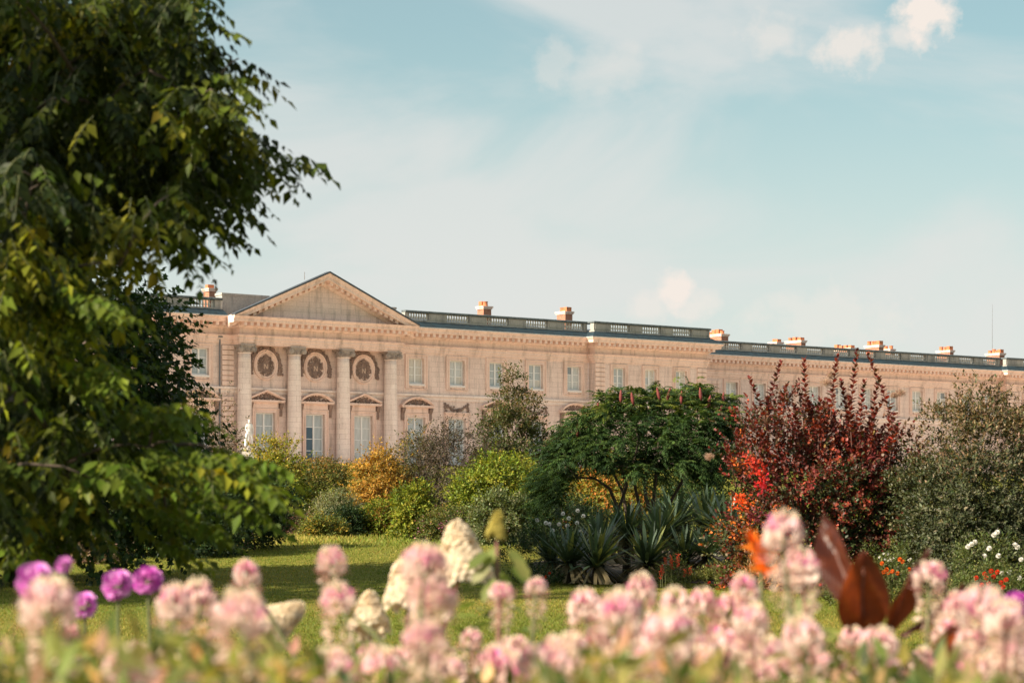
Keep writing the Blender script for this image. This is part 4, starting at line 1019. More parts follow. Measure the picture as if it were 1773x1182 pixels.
for i, (u, v, y, s_, lb) in enumerate(((985,975,51.6,1.05,'yucca with sword leaves, first at the cosmos end of the bed'), (1032,985,51.2,1.0,'yucca with pale dry leaves hanging over the lawn edge'), (1120,975,51.8,1.05,'yucca with upright lit blades behind the red salvia'),
        (1168,912,54.6,1.15,'tall yucca rosette raised behind the other yuccas'), (1186,968,52.4,.95,'yucca with tan dead leaves beside the red salvia'), (1222,905,54.4,1.0,'yucca between the tall rosette and the smoke bush end'), (1262,925,53.4,1.15,'yucca beside the orange leaves of the smoke bush'),
        (1085,925,54.2,1.05,'yucca standing in front of the sumac stems'), (955,968,52.4,.85,'smaller yucca crowded beside the white cosmos'), (1140,930,53.6,.95,'shaded yucca in the middle of the yucca clump'), (1040,945,53.2,1.0,'shaded yucca behind the lawn-edge yuccas'), (1225,960,52.2,.9,'yucca beside yellow-green perennials'), (1285,965,52.4,.8,'small yucca at the smoke bush foot'))):
    x = ux(u, y); zt = EYE+(HOR-v)/F*y; z = G(x, y)
    e = empty('yucca', (x, y, z), random.uniform(0, 6)); tag(e, lb, 'yucca', 'yuccas in the shrub bed')
    lift = max(0, zt-z-.42*s_)
    o = link('rosette', YM[i % 4], e, (0, 0, lift)); o.scale = (s_*1.14, s_*1.14, s_*1.1)
    t_ = link('stalk', YT, e); t_.scale = (1.2, 1.2, (lift+.4)/.42)

# ------------------------------------------------------------------ flowers
def petal_cloud(name, parts, mat=None, tpl='petal'):
    P, Fw, Nr, L, W, Cc = [np.concatenate(x) for x in zip(*parts)]
    return leaves(name, None, mat or M['petal'], P, Fw, Nr, L, W, Cc, tpl, obj=False)
def arr(n, v): return np.full(n, v)
def cleome_head(seed, size=.062):
    rs = np.random.default_rng(seed); parts = []
    pale = np.array((.95,.82,.76)); cream = np.array((.95,.82,.63)); pink = np.array((.92,.60,.68)); deep = np.array((.82,.26,.52))
    k = 46; i = np.arange(k); zz = rs.uniform(-.85, .75, k); a = i*2.4+rs.normal(0, .2, k); rr = np.sqrt(1-zz**2*.8)
    c = np.stack([rr*np.cos(a), rr*np.sin(a), zz*1.05], 1)
    for j in range(4):                                     # four clawed petals on each floret
        ang = rs.uniform(-.9, .9, k); o = nrmz(c*np.array([1,1,.6])); tng = nrmz(np.cross(o, [0, 0, 1.])+1e-3); upv = np.cross(tng, o)
        f = o*.55+tng*np.sin(ang)[:, None]*(1 if j % 2 else -1)*.8+upv*(.25+.75*np.cos(ang))[:, None]
        tcol = np.clip((zz+.2)/.8, 0, 1)[:, None]; cc = pale*(1-tcol)+(pink*.75+pale*.25)*tcol; cc = np.where((rs.random(k) < .16)[:, None]*(zz > -.1)[:, None], deep, cc)
        cc = cc*rs.uniform(.85, 1.12, (k, 1))
        parts.append((c*size*.72, f, o+upv, arr(k, size*.62)*rs.uniform(.8, 1.2, k), arr(k, size*.40), cc))
    k = 46; d = nrmz(rs.normal(size=(k, 3))*np.array([1, 1, .35])+np.array([0, 0, .5])); b = d*size*np.array([.62, .62, .42])+np.array([0, 0, size*.72])
    parts.append((b, d+np.array([0, 0, .9]), nrmz(rs.normal(size=(k, 3))), arr(k, size*.34), arr(k, size*.17), cream*rs.uniform(.8, 1.08, (k, 1))))
    k = 80; a = rs.uniform(0, 6.28, k); z0 = rs.uniform(-1.2, .2, k); d = np.stack([np.cos(a), np.sin(a), rs.uniform(-.1, .5, k)], 1)   # stamens
    parts.append((np.stack([0*a, 0*a, z0*size], 1)+d*size*.3, d, nrmz(rs.normal(size=(k, 3))), arr(k, size*1.25), arr(k, size*.045), np.tile((.72,.36,.34), (k, 1))))
    return petal_cloud('flower_head', parts)
def pod_spray(seed, size=.062):
    rs = np.random.default_rng(seed); k = 60; a = rs.uniform(0, 6.28, k); z0 = -rs.uniform(1.0, 4.4, k); d = np.stack([np.cos(a), np.sin(a), rs.uniform(-.1, .6, k)], 1)
    w = rs.uniform(.7, 1.15, k)
    parts = [(np.stack([0*a, 0*a, z0*size], 1), d, nrmz(rs.normal(size=(k, 3))), size*w*1.0, arr(k, size*.06), np.array((.74,.50,.36))*rs.uniform(.7, 1.2, (k, 1)))]
    k = 60; a = rs.uniform(0, 6.28, k); z0 = -rs.uniform(.9, 3.0, k); d = np.stack([np.cos(a), np.sin(a), rs.uniform(-.5, .3, k)], 1)
    parts.append((np.stack([0*a, 0*a, z0*size], 1)+d*size*rs.uniform(.3, .8, (k, 1)), d, nrmz(rs.normal(size=(k, 3))), arr(k, size*.45), arr(k, size*.28), np.array((.92,.72,.60))*rs.uniform(.8, 1.05, (k, 1))))
    return petal_cloud('seed_pod_spray', parts)
CH = [cleome_head(50+i) for i in range(6)]; CP = [pod_spray(70+i) for i in range(4)]
def plant_leaves(pts, rs, n, L, W, pal, fan=5):
    # palmate leaves along a stem polyline
    P = []; Fw = []; Nr = []; 
    for i in range(n):
        t = rs.uniform(.05, .93); q = pts[0].lerp(pts[-1], t); a = rs.uniform(0, 6.28); st_ = L*rs.uniform(.5, 1.1)
        c = Vector((math.cos(a), math.sin(a), rs.uniform(.0, .5))); hub = q+c*st_
        for j in range(fan):
            b = a+(j-(fan-1)/2)*.55; P.append(hub); Fw.append((math.cos(b), math.sin(b), rs.uniform(-.45, .15))); Nr.append((rs.normal(0, .2), rs.normal(0, .2), 1))
    n_ = len(P); return np.array(P), np.array(Fw), np.array(Nr), L*rs.uniform(.7, 1.2, n_), W*rs.uniform(.8, 1.2, n_), jitter(pick(pal, n_), .2)
FGREEN = [(.16,.19,.055,4),(.22,.24,.075,3),(.10,.135,.05,2),(.30,.28,.10,1.5)]
def cleome(u, v, w, label, group, lean=None):
    y = min(8.6, max(4.3, .135*F/w)); h = px(u, v, y); rs = np.random.default_rng(int(u*13+v))
    lx = rs.normal(0, .10) if lean is None else lean
    bx, by = h.x+lx, y+rs.normal(0, .12); e = empty('spider_flower', (bx, by, G(bx, by))); tag(e, label, 'flower', group)
    top = Vector((h.x-bx, h.y-by, h.z)); mid = Vector((top.x*.35, top.y*.4, h.z*(.55 if abs(top.x) < .3 else .72)))
    mb = MB(); mb.tube([(0, 0, -.03), mid*.5, mid, mid.lerp(top, .6), top], [.012, .011, .010, .008, .006], 6); mb.build('stem', M['stem'] if rs.random() < .6 else M['stem_red'], e, True)
    k = int(rs.integers(0, 6)); o = link('flower_head', CH[k], e, top, rs.uniform(0, 6)); sc = w*y/F/.135*rs.uniform(.66, .95); o.scale = (sc, sc, sc*rs.uniform(.85, 1.35)); o.rotation_euler = (rs.normal(0, .15), rs.normal(0, .15), rs.uniform(0, 6))
    o = link('seed_pod_spray', CP[int(rs.integers(0, 4))], e, top, rs.uniform(0, 6)); o.scale = (sc,)*3
    P_, Fw, Nr, L_, W_, Cc = plant_leaves([Vector((0, 0, .1)), top*.86], rs, 22, .085, .024, FGREEN)
    leaves('foliage', e, M['leaf_thin'], P_, Fw, Nr, L_, W_, Cc, 'leaf')
SF = 'pink spider flowers in the near flower bed'
named = [
 (84,1054,104,'broad pale pink spider flower under a purple dahlia'), (427,998,60,'slim upright spider flower standing alone over the shaded lawn'), (575,975,68,'tall pink spider flower beside a bare leaning stem'), (586,1042,74,'spider flower on a dark leaning stem just below the tall pink one'),
 (1355,930,82,'tallest spider flower, vivid pink ring under a cream top, by orange canna bloom'), (1610,1002,66,'pale cream spider flower beside the bronze canna leaf'), (928,1018,54,'small spider flower before the yucca bed'), (868,1030,52,'small spider flower under the lime green hydrangea spike'),
]
for (u, v, w, lb) in named: cleome(u, v, w, lb, SF, {586: .62, 427: .35, 575: .25}.get(u))
bulk = [(300,1052,82),(346,1046,72),(415,1075,112),(236,1140,66),(225,1178,112),(575,1168,96),(735,985,88),(748,1045,86),(735,1112,104),(815,1110,52),(1012,1056,66),(1072,1072,92),(1110,1030,62),(1158,1112,102),(1172,1052,72),
        (1217,1050,62),(1300,1082,82),(1385,992,74),(1290,1025,56),(1392,1112,84),(1476,1108,62),(1522,1118,76),(1532,1162,80),(1656,1058,62),(1702,1062,84),(1742,1082,92),(1762,1142,84),(988,1132,84),(928,1152,84),(858,1166,74),(1062,1160,84),
        (1232,1152,66),(1262,1060,62),(1335,1140,70),(1010,1165,90),(1108,1150,84),(1180,1170,84),(665,1170,76),(780,1168,70),(1245,1108,60),(1420,1160,70),(1680,1120,74),(1725,1170,80),(1640,1105,58),(1300,1170,72),(962,1162,86),(1090,1118,72),(1140,1148,78),(1205,1130,72),(1210,1172,84),(1355,1172,80),(1290,1130,66),(905,1180,80),(745,1160,76),(1600,1150,66),(1690,1168,84),(400,1160,70),(120,1110,62),(890,1135,70),(1030,1112,66),(1262,1128,74),(1190,1095,70),(700,1150,70),(640,1135,60)]
def spot(u, v, w):
    size = 'broad' if w > 85 else ('small' if w < 64 else 'medium')
    place = ('among the magenta dahlia leaves' if u < 260 else 'beside the leaning hydrangea cone' if u < 470 else 'under the tall pink spider flower' if u < 620 else 'against the white hydrangea cones' if u < 830 else
             'at the gap with bright lawn behind' if u < 960 else 'below the yuccas with dry hanging leaves' if u < 1090 else 'below the red salvia' if u < 1210 else 'round the small orange-red zinnia' if u < 1330 else 'under the tallest spider flower' if u < 1440 else
             'at the foot of the bronze canna leaves' if u < 1600 else 'in front of the red-orange marigolds')
    row = 'raised' if v < 1060 else ('low down' if v > 1140 else 'half-way')
    return f'{size} pink spider flower {place}, {row}'
for (u, v, w) in bulk: cleome(u, v, w, spot(u, v, w), 'pink spider flowers massed in the near bed')

def dahlia_head(seed, base, edge, R_=.045):
    rs = np.random.default_rng(seed); k = 105; i = np.arange(k); zz = 1-1.55*(i+.5)/k; a = i*2.39996; rr = np.sqrt(np.clip(1-zz*zz, 0, 1))
    d = np.stack([rr*np.cos(a), rr*np.sin(a), zz], 1); upv = np.array([0, 0, 1.])
    t = rs.uniform(0, 1, (k, 1)); cc = (np.array(base)*(1-t)+np.array(edge)*t)*rs.uniform(.8, 1.15, (k, 1))
    me = petal_cloud('flower_head', [(d*R_*.55, d*.9+upv*.25+rs.normal(0, .16, (k, 3)), np.cross(np.cross(d, upv), d)+upv*.5, R_*rs.uniform(.40, .72, k), R_*rs.uniform(.42, .62, k), cc)]); return me
DH = {'magenta': [dahlia_head(1, (.60,.09,.54), (.86,.48,.82)), dahlia_head(2, (.56,.05,.48), (.82,.36,.76))], 'violet': [dahlia_head(3, (.28,.12,.62), (.58,.40,.82))], 'white': [dahlia_head(4, (.86,.84,.80), (.92,.90,.88))], 'orange': [dahlia_head(5, (.80,.14,.02), (.88,.28,.05))], 'red': [dahlia_head(6, (.72,.05,.02), (.85,.13,.05))]}
DG = 'purple dahlias in the near flower bed'
def dahlia(name, label, u, v, w, kind, real=.118, group=None, y=None, cat='flower', face=.9, leafn=26, lean=None):
    y = y or real*F/w; h = px(u, v, y); rs = np.random.default_rng(int(u*3+v*7)); bx, by = h.x+(rs.normal(0, .06) if lean is None else lean), y+rs.normal(0, .08)
    e = empty(name, (bx, by, G(bx, by))); tag(e, label, cat, group); top = Vector((h.x-bx, h.y-by, h.z-G(bx, by)))
    mb = MB(); mb.tube([(0, 0, -.03), (top.x*.2, top.y*.2, top.z*.5), top-Vector((0, 0, .05)), top], [.010, .009, .007, .006], 6); mb.build('stem', M['stem'], e, True)
    sc = (w*y/F)/.09; o = link('flower_head', random.choice(DH[kind]), e, top); o.scale = (sc,)*3; o.rotation_euler = (face+rs.normal(0, .15), rs.normal(0, .2), rs.uniform(-.5, .5))
    bm = MB(); bm.blob(Vector((top.x, top.y, top.z))-Vector((0, -.02, .02)), .018*sc, 7, 5); bm.build('calyx', M['stem'], e, True)
    if leafn:
        P_, Fw, Nr, L_, W_, Cc = plant_leaves([Vector((0, 0, .1)), top*.85], rs, leafn, .11, .06, [(.07,.11,.04,3),(.11,.15,.05,2),(.16,.19,.07,1)], 3)
        leaves('foliage', e, M['leaf'], P_, Fw, Nr, L_, W_, Cc, 'oval')
    return e
dahlia('dahlia', 'wide magenta dahlia above a pale pink spider flower', 62, 1006, 60, 'magenta', group=DG)
dahlia('dahlia', 'round lilac-magenta dahlia touching a deeper one', 205, 1013, 50, 'magenta', group=DG)
dahlia('dahlia', 'deep magenta dahlia turned towards its lilac neighbour', 256, 1004, 46, 'magenta', group=DG)
dahlia('dahlia', 'deep magenta dahlia hanging beside the broad spider flower', 147, 1048, 44, 'magenta', group=DG)
dahlia('dahlia', 'half open lilac dahlia bud on a thin stem', 112, 978, 26, 'magenta', group=DG, y=7.4, leafn=10)
dahlia('dahlia', 'blue-violet dahlia low among the leaves', 10, 1170, 52, 'violet', group=DG)
dahlia('dahlia', 'small magenta dahlia above the blue-violet one', 0, 1130, 34, 'magenta', group=DG)
dahlia('dahlia', 'lilac dahlia beside the orange and red border flowers', 1758, 1046, 44, 'magenta', group=DG)
dahlia('zinnia', 'small orange-red zinnia among pale spider flowers', 1250, 1094, 26, 'red', .06, leafn=12)
dahlia('zinnia', 'tiny red flower low among green leaves near purple dahlias', 150, 1142, 10, 'red', .03, leafn=8)
dahlia('zinnia', 'white button flower between pale pink spider flowers', 1034, 1138, 22, 'white', .05, leafn=10)

def panicle_mesh(seed, n=230, R_=.082, H=.175, col=(.92,.80,.62)):
    rs = np.random.default_rng(seed); parts = []; t = rs.uniform(0, 1, n)**.8; a = np.arange(n)*2.39996; rr = R_*np.sqrt(np.clip(1-t**1.6, .02, 1))*(.75+.25*np.sin(np.pi*np.clip(t*1.3+.25, 0, 1)))
    c = np.stack([rr*np.cos(a), rr*np.sin(a), t*H-.35*H], 1); o = nrmz(np.stack([np.cos(a), np.sin(a), .15+.9*t], 1)); s1 = nrmz(np.cross(o, rs.normal(size=(n, 3)))); s2 = np.cross(o, s1)
    for q in range(4):
        f = (s1 if q % 2 == 0 else s2)*(1 if q < 2 else -1)+o*.25; parts.append((c, f, o, arr(n, .023)*rs.uniform(.7, 1.3, n), arr(n, .020), np.array(col)*rs.uniform(.72, 1.08, (n, 1))*np.array([1, 1, 1])))
    return petal_cloud('panicle', parts)
def hydrangea(name, label, heads, base_u, y, leafpal, leafL=.12, nleaf=70, heads_kind=None):
    bx = ux(base_u, y); e = empty(name, (bx, y, G(bx, y))); tag(e, label, 'shrub'); rs = np.random.default_rng(int(base_u)); LP = [[] for _ in range(6)]
    for i, (u, v, w, tilt, me) in enumerate(heads):
        yy = y+rs.normal(0, .15); h = px(u, v, yy); top = Vector((h.x-bx, h.y-y, h.z-G(bx, y))); sc = (w*yy/F)/.15
        mb = MB(); mid = Vector((top.x*.45, top.y*.5, top.z*.6)); mb.tube([(top.x*.15, 0, -.03), mid, top-Vector((math.sin(tilt)*.05, 0, .04))], [.012, .010, .007], 6); mb.build('stem', M['stem_red'], e, True)
        o = link('panicle', me, e, top); o.scale = (sc,)*3; o.rotation_euler = (rs.normal(0, .15), tilt, rs.uniform(0, 6) if abs(tilt) < .2 else 0)
        r_ = plant_leaves([Vector((top.x*.15, 0, .15)), top-Vector((0, 0, .12))], rs, nleaf//len(heads), leafL, leafL*.55, leafpal, 2)
        for q, x_ in enumerate(r_): LP[q].append(x_)
    leaves('foliage', e, M['leaf'], *[np.concatenate(q) for q in LP], 'oval'); return e
PAN = [panicle_mesh(i) for i in range(3)]; PANY = panicle_mesh(9, 120, .055, .15, (.56,.48,.13))
hydrangea('hydrangea', 'white panicle hydrangea with large cream flower cones among spider flowers', [(800,972,84,.05,PAN[0]), (704,1022,70,-.15,PAN[1]), (640,1072,62,.1,PAN[2]), (486,1072,58,1.0,PAN[1])], 690, 10.6, [(.06,.10,.03,3),(.10,.14,.04,2)])
hydrangea('hydrangea', 'tall lime green hydrangea spike with drooping pale leaves', [(860,915,42,.0,PANY)], 868, 9.2, [(.20,.26,.07,3),(.14,.20,.05,2),(.32,.34,.15,1)], .10, 30)
# leaves of the lime spike that hang around it
def hang_leaves():
    e = [o for o in C.objects if o.name == 'hydrangea.001'][0]; O = np.array(e.location)
    L = [(862,945,-.5),(880,950,.6),(850,975,-.7),(885,980,.8),(868,990,.2),(858,1000,-.4),(890,965,.5),(846,955,-.9)]
    for (u, v, a) in L:
        q = np.array(px(u, v, 9.1+random.uniform(-.1, .1)))-O
        leaves('leaf', e, M['leaf_thin'], q[None], np.array([[a, -.2, -.75]]), np.array([[a*.6, -.8, .5]]), .11, .055, jitter(np.array([random.choice(((.24,.29,.08),(.14,.20,.05),(.38,.40,.20)))]), .1), 'oval')
hang_leaves()

# canna with bronze leaves
def canna():
    y = 8.8; bx = ux(1515, y); e = empty('canna', (bx, y, 0)); tag(e, 'canna plant with broad bronze-red paddle leaves rising above the flowers', 'plant')
    m, nt, p, out = nodes('bronze leaf')
    n = noise(nt, objco(nt, (1,1,1)), 14, 4); w = nt.nodes.new('ShaderNodeTexWave'); w.inputs['Scale'].default_value = 22; w.inputs['Distortion'].default_value = 1.5; nt.links.new(objco(nt), w.inputs['Vector'])
    c = ramp(nt, n, [(.3, (.050,.014,.011)), (.6, (.11,.028,.014)), (.85, (.14,.075,.016))]); c = mixc(nt, c, (.28,.09,.04), w.outputs['Fac']) if False else c
    nt.links.new(c, p.inputs['Base Color']); p.inputs['Roughness'].default_value = .38
    tr = nt.nodes.new('ShaderNodeBsdfTranslucent'); nt.links.new(mixc(nt, c, (3.6,2.6,.9), 1.0, 'MULTIPLY'), tr.inputs[0]); mx = nt.nodes.new('ShaderNodeMixShader'); mx.inputs[0].default_value = .5
    nt.links.new(p.outputs[0], mx.inputs[1]); nt.links.new(tr.outputs[0], mx.inputs[2]); nt.links.new(mx.outputs[0], out.inputs[0]); bump(nt, p, w.outputs['Fac'], .25, .004)
    def leaf(base, tip, width, side, fold, bow):
        base, tip = Vector(base), Vector(tip); ax = tip-base; L_ = ax.length; ax.normalize(); side = Vector(side).normalized(); side = (side-ax*side.dot(ax)).normalized(); nr = side.cross(ax)
        mb = MB(); nu, nv = 12, 6; v = []
        for i in range(nu+1):
            t = i/nu; wd = width*math.sin(math.pi*min(1, t*.92+.06))**.75*(1-.35*t) if i < nu else .002
            for j in range(-nv, nv+1):
                s = j/nv; q = base+ax*(L_*t)+side*(wd*s)+nr*(fold*wd*abs(s)+bow*L_*math.sin(math.pi*t*.9)+.012*math.sin(9*t+4*s)); v.append(q)
        m_ = 2*nv+1; mb.add(v, [(i*m_+j, i*m_+j+1, (i+1)*m_+j+1, (i+1)*m_+j) for i in range(nu) for j in range(m_-1)]); lo = mb.build('leaf', m, e, True)
        rb = MB(); rb.tube([base, base.lerp(tip, .5)+nr*(bow*L_), tip], [.008, .005, .002], 6); rb.build('midrib', M['stem_red'], lo, True)
    def q(u, v, yy=y): p_ = px(u, v, yy); return (p_.x-bx, p_.y-y, p_.z)
    leaf(q(1493,1105), q(1497,955,8.6), .115, (1,.1,0), .25, -.05)
    leaf(q(1492,1060), q(1428,892,9.0), .085, (.75,-.5,.5), .75, .06)
    leaf(q(1535,1100), q(1612,952,8.7), .060, (.8,.6,-.3), .55, -.07)
    leaf(q(1600,1190), q(1655,1090,8.2), .10, (.9,.3,.1), .3, -.05)
    leaf(q(1560,1100), q(1668,1010,8.9), .04, (.6,.5,.4), .6, .05)
    leaf(q(1500,1250), q(1400,1130,9), .09, (.7,.6,.1), .4, .1); leaf(q(1530,1300), q(1640,1200,9), .09, (.7,-.6,.1), .4, .1)
    st_ = MB(); st_.tube([(0, 0, -.05), (-.01, 0, .6), q(1505,1090)], [.022, .018, .012], 8); st_.tube([(.02, .02, .4), q(1545,1120)], [.014, .008], 6); st_.tube([(0,0,.3), q(1600,1190)], [.012,.008], 6); st_.build('stem', M['stem_red'], e, True)
    # orange bloom on its own plant
    e2 = empty('canna', (ux(1318, 9.4), 9.4, 0)); tag(e2, 'canna with ragged bright orange bloom beside the tallest spider flower', 'plant'); O = np.array(e2.location)
    sm = MB(); sm.tube([(0, 0, -.05), (0, 0, .8), tuple(np.array(px(1318, 985, 9.4))-O)], [.012, .010, .006], 6); sm.build('stem', M['stem'], e2, True)
    for (u, v) in ((1306,938),(1314,960),(1322,985),(1332,1000),(1310,950),(1326,975)):
        c_ = np.array(px(u, v, 9.4+random.uniform(-.05, .05)))-O; k = 5
        leaves('petal', e2, M['petal'], np.tile(c_, (k, 1)), rnd_unit(k)+np.array([0, -.2, .8]), rnd_unit(k), .07, .035, jitter(np.tile((.85,.20,.02), (k, 1)), .12), 'oval')
    k = 40; P_ = np.stack([RNG.normal(0, .09, k), RNG.normal(0, .09, k), RNG.uniform(.1, 1.25, k)], 1)
    leaves('foliage', e2, M['leaf'], P_, rnd_unit(k)+np.array([0, 0, .5]), rnd_unit(k), .2, .06, jitter(pick(FGREEN, k)), 'oval')
canna()

# bed foliage between the near flowers (nobody could count it)
def bed_foliage():
    n = 17000; x = RNG.uniform(-2.4, 2.4, n); y = RNG.uniform(4.4, 8.6, n); uu = x/y*F+CX
    top = 1.105+.035*np.sin(x*2.1+1)+.03*np.sin(y*3+x)+.03*np.sin(x*7.3)+.03*np.sin(x*13+y*5)-.050*(y-6)+.115*np.clip(-uu/400+1.5, 0, 1)
    top = top-np.exp(-((x+.02)/.16)**2)*.07
    z = top*(1-RNG.random(n)**1.6*.75); P_ = np.stack([x, y, z], 1); D = rnd_unit(n)+np.array([0, 0, .5])
    leaves_ = leaves('bed_foliage', None, M['leaf_thin'], P_, D, rnd_unit(n)+np.array([0, 0, 1.]), .085*RNG.uniform(.6, 1.3, n), .028*RNG.uniform(.7, 1.6, n), jitter(pick(FGREEN+[(.55,.36,.24,2.4),(.34,.30,.10,2)], n), .2), 'leaf')
    tag(leaves_, 'dense green leaves filling the near flower bed', 'foliage', kind='stuff')
bed_foliage()

# border plants on the right and before the sumac
def border_plant(name, label, u, vtop, y, w, h_leaf, fl, kind, fl_d, pal, count=900, group=None, cat='plant', leaf=.07, asp=.35):
    x = ux(u, y); z = G(x, y); e = empty(name, (x, y, z)); tag(e, label, cat, group); H = EYE+(HOR-vtop)/F*y-z; rx = w/2*y/F
    cp, cd = dome_points(40, (0, 0, 0), rx, rx*.8, max(H, .15)*.95, int(u), .25); ns = count//4; cid = RNG.integers(0, len(cp), ns); P_ = cp[cid]+RNG.normal(0, .07, (ns, 3)); P_[:, 2] = np.maximum(P_[:, 2], .02)
    p, f, nr, sid, t = sprigs(P_, cd[cid]*.5+np.array([0, 0, .8]), .16, 4, leaf, leaf*asp); leaves('foliage', e, M['leaf'], p, f, nr, leaf*RNG.uniform(.7, 1.2, len(p)), leaf*asp, jitter(pick(pal, len(p))), 'leaf')
    random.seed(int(u)); stems_mesh((0, 0, 0), [tuple(cp[i]) for i in range(8)], .008, .03).build('stem', M['stem'], e)
    for (fu, fv) in fl:
        q = px(fu, fv, y-rx*.75); o = link('flower_head', random.choice(DH[kind]), e, (q.x-x, q.y-y, q.z-z)); sc = fl_d/.09; o.scale = (sc,)*3; o.rotation_euler = (random.uniform(.6, 1.3), random.gauss(0, .3), random.gauss(0, .4))
    return e
BG = 'border plants in front of the big shrubs'
BPAL = [(.10,.13,.04,3),(.14,.17,.06,2),(.07,.09,.03,2),(.2,.2,.08,1)]
border_plant('white_dahlia', 'dahlia plant with round white pompon flowers before the grey-green shrub', 1720, 915, 43.5, 120, .07, [(1721,926),(1727,921),(1682,942),(1676,946),(1713,949),(1704,962),(1729,962),(1757,943),(1762,947),(1688,938)], 'white', .085, BPAL, 2600, BG)
border_plant('white_dahlia', 'dahlia with a few white flowers at the frame of the border', 1775, 985, 42, 70, .07, [(1735,992),(1748,990),(1765,1000),(1768,968)], 'white', .075, BPAL, 1500, BG)
border_plant('marigold', 'plant with scattered red-orange flowers below the white dahlias', 1700, 985, 40.5, 110, .06, [(1705,993),(1712,1009),(1720,998),(1727,990),(1737,1016),(1700,1012),(1742,1003),(1722,1020),(1690,1000),(1708,1000),(1733,1008),(1716,988)], 'red', .075, BPAL, 2200, BG)
border_plant('marigold', 'plant with orange-red flowers behind the bronze canna leaf', 1545, 958, 43, 120, .06, [(1530,990),(1538,991),(1545,989),(1563,972),(1535,985),(1554,992),(1574,985),(1527,975),(1558,968),(1596,992)], 'orange', .07, BPAL, 2400, BG)
border_plant('aster', 'plant with many tiny pale flowers at the smoke bush foot', 1540, 950, 45.5, 130, .06, [(1522+random.uniform(0, 60), 958+random.uniform(0, 14)) for i in range(16)], 'white', .04, BPAL, 2000, BG)
border_plant('perennial', 'feathery green perennial before the white dahlias', 1640, 968, 41.5, 130, .07, [], 'red', .05, BPAL, 2400, BG)
border_plant('perennial', 'reddish green perennial at the smoke bush foot by the canna', 1425, 945, 46.5, 110, .07, [], 'red', .05, [(.12,.07,.05,2),(.10,.13,.04,2),(.24,.15,.11,1)], 2000, BG)
border_plant('perennial', 'yellow-green leafy perennial beside the yuccas', 1250, 975, 50.2, 95, .07, [(1257,1012),(1228,1008)], 'red', .06, [(.22,.23,.07,3),(.15,.18,.05,2),(.3,.28,.1,1)], 2200, BG)
border_plant('perennial', 'peach coloured tufted grass beside the orange canna bloom', 1320, 955, 49, 85, .07, [], 'red', .05, [(.55,.30,.16,3),(.40,.24,.12,2),(.2,.18,.07,1)], 1600, BG, leaf=.13, asp=.1)
border_plant('perennial', 'low green perennial with red specks at the border front', 1470, 985, 42, 130, .06, [(1440,1002),(1462,1010),(1490,1000),(1420,1012)], 'red', .05, BPAL, 2000, BG)
border_plant('perennial', 'red flecked low plant at the corner of the cosmos', 930, 985, 50.8, 75, .06, [(935,1008),(951,992),(945,998),(925,1003)], 'red', .06, DARK, 1500, BG)
border_plant('white_cosmos', 'dark feathery plant with open white flowers left of the yuccas', 965, 884, 54.5, 135, .05, [(945,905),(951,907),(968,907),(982,910),(999,905),(1021,911),(1006,920),(992,933),(957,918),(985,897),(1010,893),(930,900),(975,889),(1000,884)], 'white', .085, [(.035,.055,.035,3),(.05,.075,.045,2),(.09,.11,.07,1)], 6500, None, leaf=.08, asp=.18)
border_plant('perennial', 'dark leafy plant between cosmos and lawn', 915, 915, 52.5, 70, .06, [], 'red', .05, DARK, 3000, BG)
def salvia():
    y = 50.0; x = ux(1168, y); z = G(x, y); e = border_plant('salvia', 'green salvia plant with upright red flower spikes before the yuccas', 1168, 975, y, 62, .06, [], 'red', .05, BPAL, 1500, None)
    for (u, v) in ((1147,985),(1152,972),(1162,968),(1163,978),(1174,966),(1174,975),(1186,992),(1195,988),(1144,995)):
        q = px(u, v, y-.3); k = 40; t = RNG.uniform(-1, 1, k); P_ = np.stack([q.x-x+RNG.normal(0, .015, k), q.y-y+RNG.normal(0, .015, k), q.z-z+t*.09], 1)
        leaves('flower_spike', e, M['petal'], P_, rnd_unit(k)*np.array([1, 1, .3])+np.array([0, 0, .4]), rnd_unit(k), .04, .02, jitter(np.tile((.60,.10,.05), (k, 1)), .2), 'leaf')
        sb = MB(); sb.tube([(q.x-x, q.y-y, 0.02), (q.x-x, q.y-y, q.z-z)], .006, 5); sb.build('stem', M['stem'], e)
salvia()

# ------------------------------------------------------------------ grass
def grass():
    n = 250000; y = 20+RNG.random(n)**1.2*66; x = (RNG.uniform(-250, 2000, n)-CX)/F*y*1.06; ok = (x < .5) | (y < 51.0); x, y = x[ok], y[ok]; n = len(x); z = gz(x, y)
    tall = (y > 68+RNG.normal(0, 2, n)) & (RNG.random(n) < .8)
    L = np.where(tall, RNG.uniform(.06, .17, n), RNG.uniform(.03, .06, n)); W = np.where(tall, .014, .012)*np.clip(y/45, .8, 1.8)
    D = np.stack([RNG.normal(0, .45, n), RNG.normal(0, .45, n), np.ones(n)], 1)
    k = np.sin(x*.5+2)*np.sin(y*.33)+RNG.normal(0, .5, n); col = np.where((k > .25)[:, None], np.array((.28,.24,.055)), np.array((.14,.175,.026))); col = np.where(tall[:, None], col*1.25, col)
    o = leaves('lawn_grass', None, M['leaf'], np.stack([x, y, z-.005], 1), D, np.stack([RNG.normal(0, .4, n), -np.ones(n), np.full(n, .4)], 1), L, W, jitter(col, .2), 'leaf')
    tag(o, 'short mown lawn grass, longer at the shrub edge', 'grass', kind='stuff')
grass()

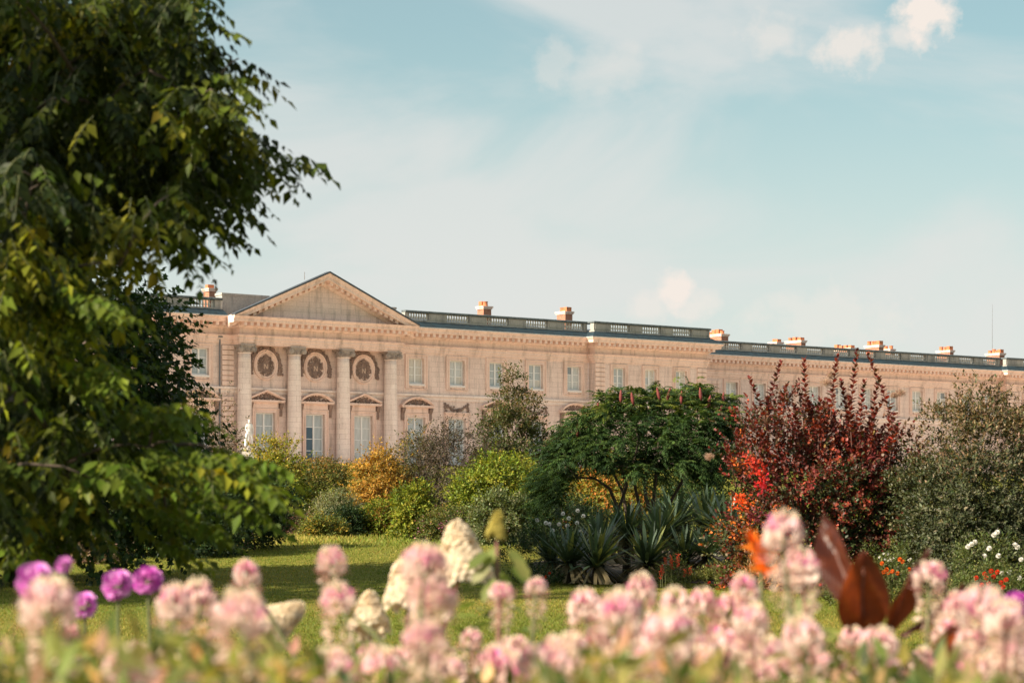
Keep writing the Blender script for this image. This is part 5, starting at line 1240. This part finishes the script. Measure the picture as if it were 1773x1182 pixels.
# ------------------------------------------------------------------ statue
def statue():
    y = 149.0; p0 = px(432, 765, y); x = p0.x; z = G(x, y); e = empty('statue', (x, y, z)); tag(e, 'white marble statue of a draped standing figure before the portico', 'statue')
    top = EYE+(HOR-724)/F*y; H = 1.85; foot = top-H-z
    b = MB(); b.box(-.55, .55, -.55, .55, -.3, .18); b.box(-.42, .42, -.42, .42, .18, foot-.14); b.box(-.5, .5, -.5, .5, foot-.14, foot); b.build('pedestal', M['grey_stone'], e)
    sk = {'pelvis': (0, 0, 1.04, .17), 'waist': (.0, -.01, 1.22, .145), 'chest': (-.01, .0, 1.46, .185), 'neckb': (-.02, -.01, 1.66, .085), 'neck': (-.03, -.03, 1.74, .07), 'head': (-.04, -.05, 1.86, .105), 'crown': (-.04, -.04, 1.97, .085),
          'shl': (-.22, .0, 1.60, .085), 'ell': (-.33, -.04, 1.30, .065), 'wrl': (-.22, -.22, 1.12, .048), 'hal': (-.16, -.28, 1.10, .05), 'shr': (.20, .0, 1.60, .085), 'elr': (.30, .06, 1.30, .065), 'wrr': (.25, -.02, 1.04, .048), 'har': (.25, -.06, .95, .05),
          'hipl': (-.10, 0, .92, .135), 'knl': (-.12, -.05, .52, .095), 'anl': (-.12, .02, .10, .06), 'tol': (-.14, -.14, .04, .05), 'hipr': (.12, 0, .92, .135), 'knr': (.20, -.03, .52, .09), 'anr': (.26, .10, .12, .058), 'tor': (.28, -.05, .04, .05),
          'dr1': (-.26, -.05, .95, .10), 'dr2': (-.30, .0, .55, .13), 'dr3': (-.30, .0, .06, .15)}
    names = list(sk); ed = [('pelvis','waist'),('waist','chest'),('chest','neckb'),('neckb','neck'),('neck','head'),('head','crown'),('chest','shl'),('shl','ell'),('ell','wrl'),('wrl','hal'),('chest','shr'),('shr','elr'),('elr','wrr'),('wrr','har'),
          ('pelvis','hipl'),('hipl','knl'),('knl','anl'),('anl','tol'),('pelvis','hipr'),('hipr','knr'),('knr','anr'),('anr','tor'),('pelvis','dr1'),('dr1','dr2'),('dr2','dr3')]
    me = bpy.data.meshes.new('figure'); me.from_pydata([sk[n][:3] for n in names], [(names.index(a), names.index(b_)) for a, b_ in ed], []); me.materials.append(M['marble'])
    o = link('figure', me, e, (0, 0, foot)); o.rotation_euler = (0, 0, R(25)); o.scale = (.82, .82, .9)
    md = o.modifiers.new('skin', 'SKIN'); md.use_smooth_shade = True
    lay = me.skin_vertices[0].data if me.skin_vertices else None
    if lay is None:
        bpy.context.view_layer.objects.active = o
        lay = me.skin_vertices[0].data
    for i, n in enumerate(names): lay[i].radius = (sk[n][3], sk[n][3]*.9); lay[i].use_root = (n == 'pelvis')
    o.modifiers.new('sub', 'SUBSURF').render_levels = 2
statue()
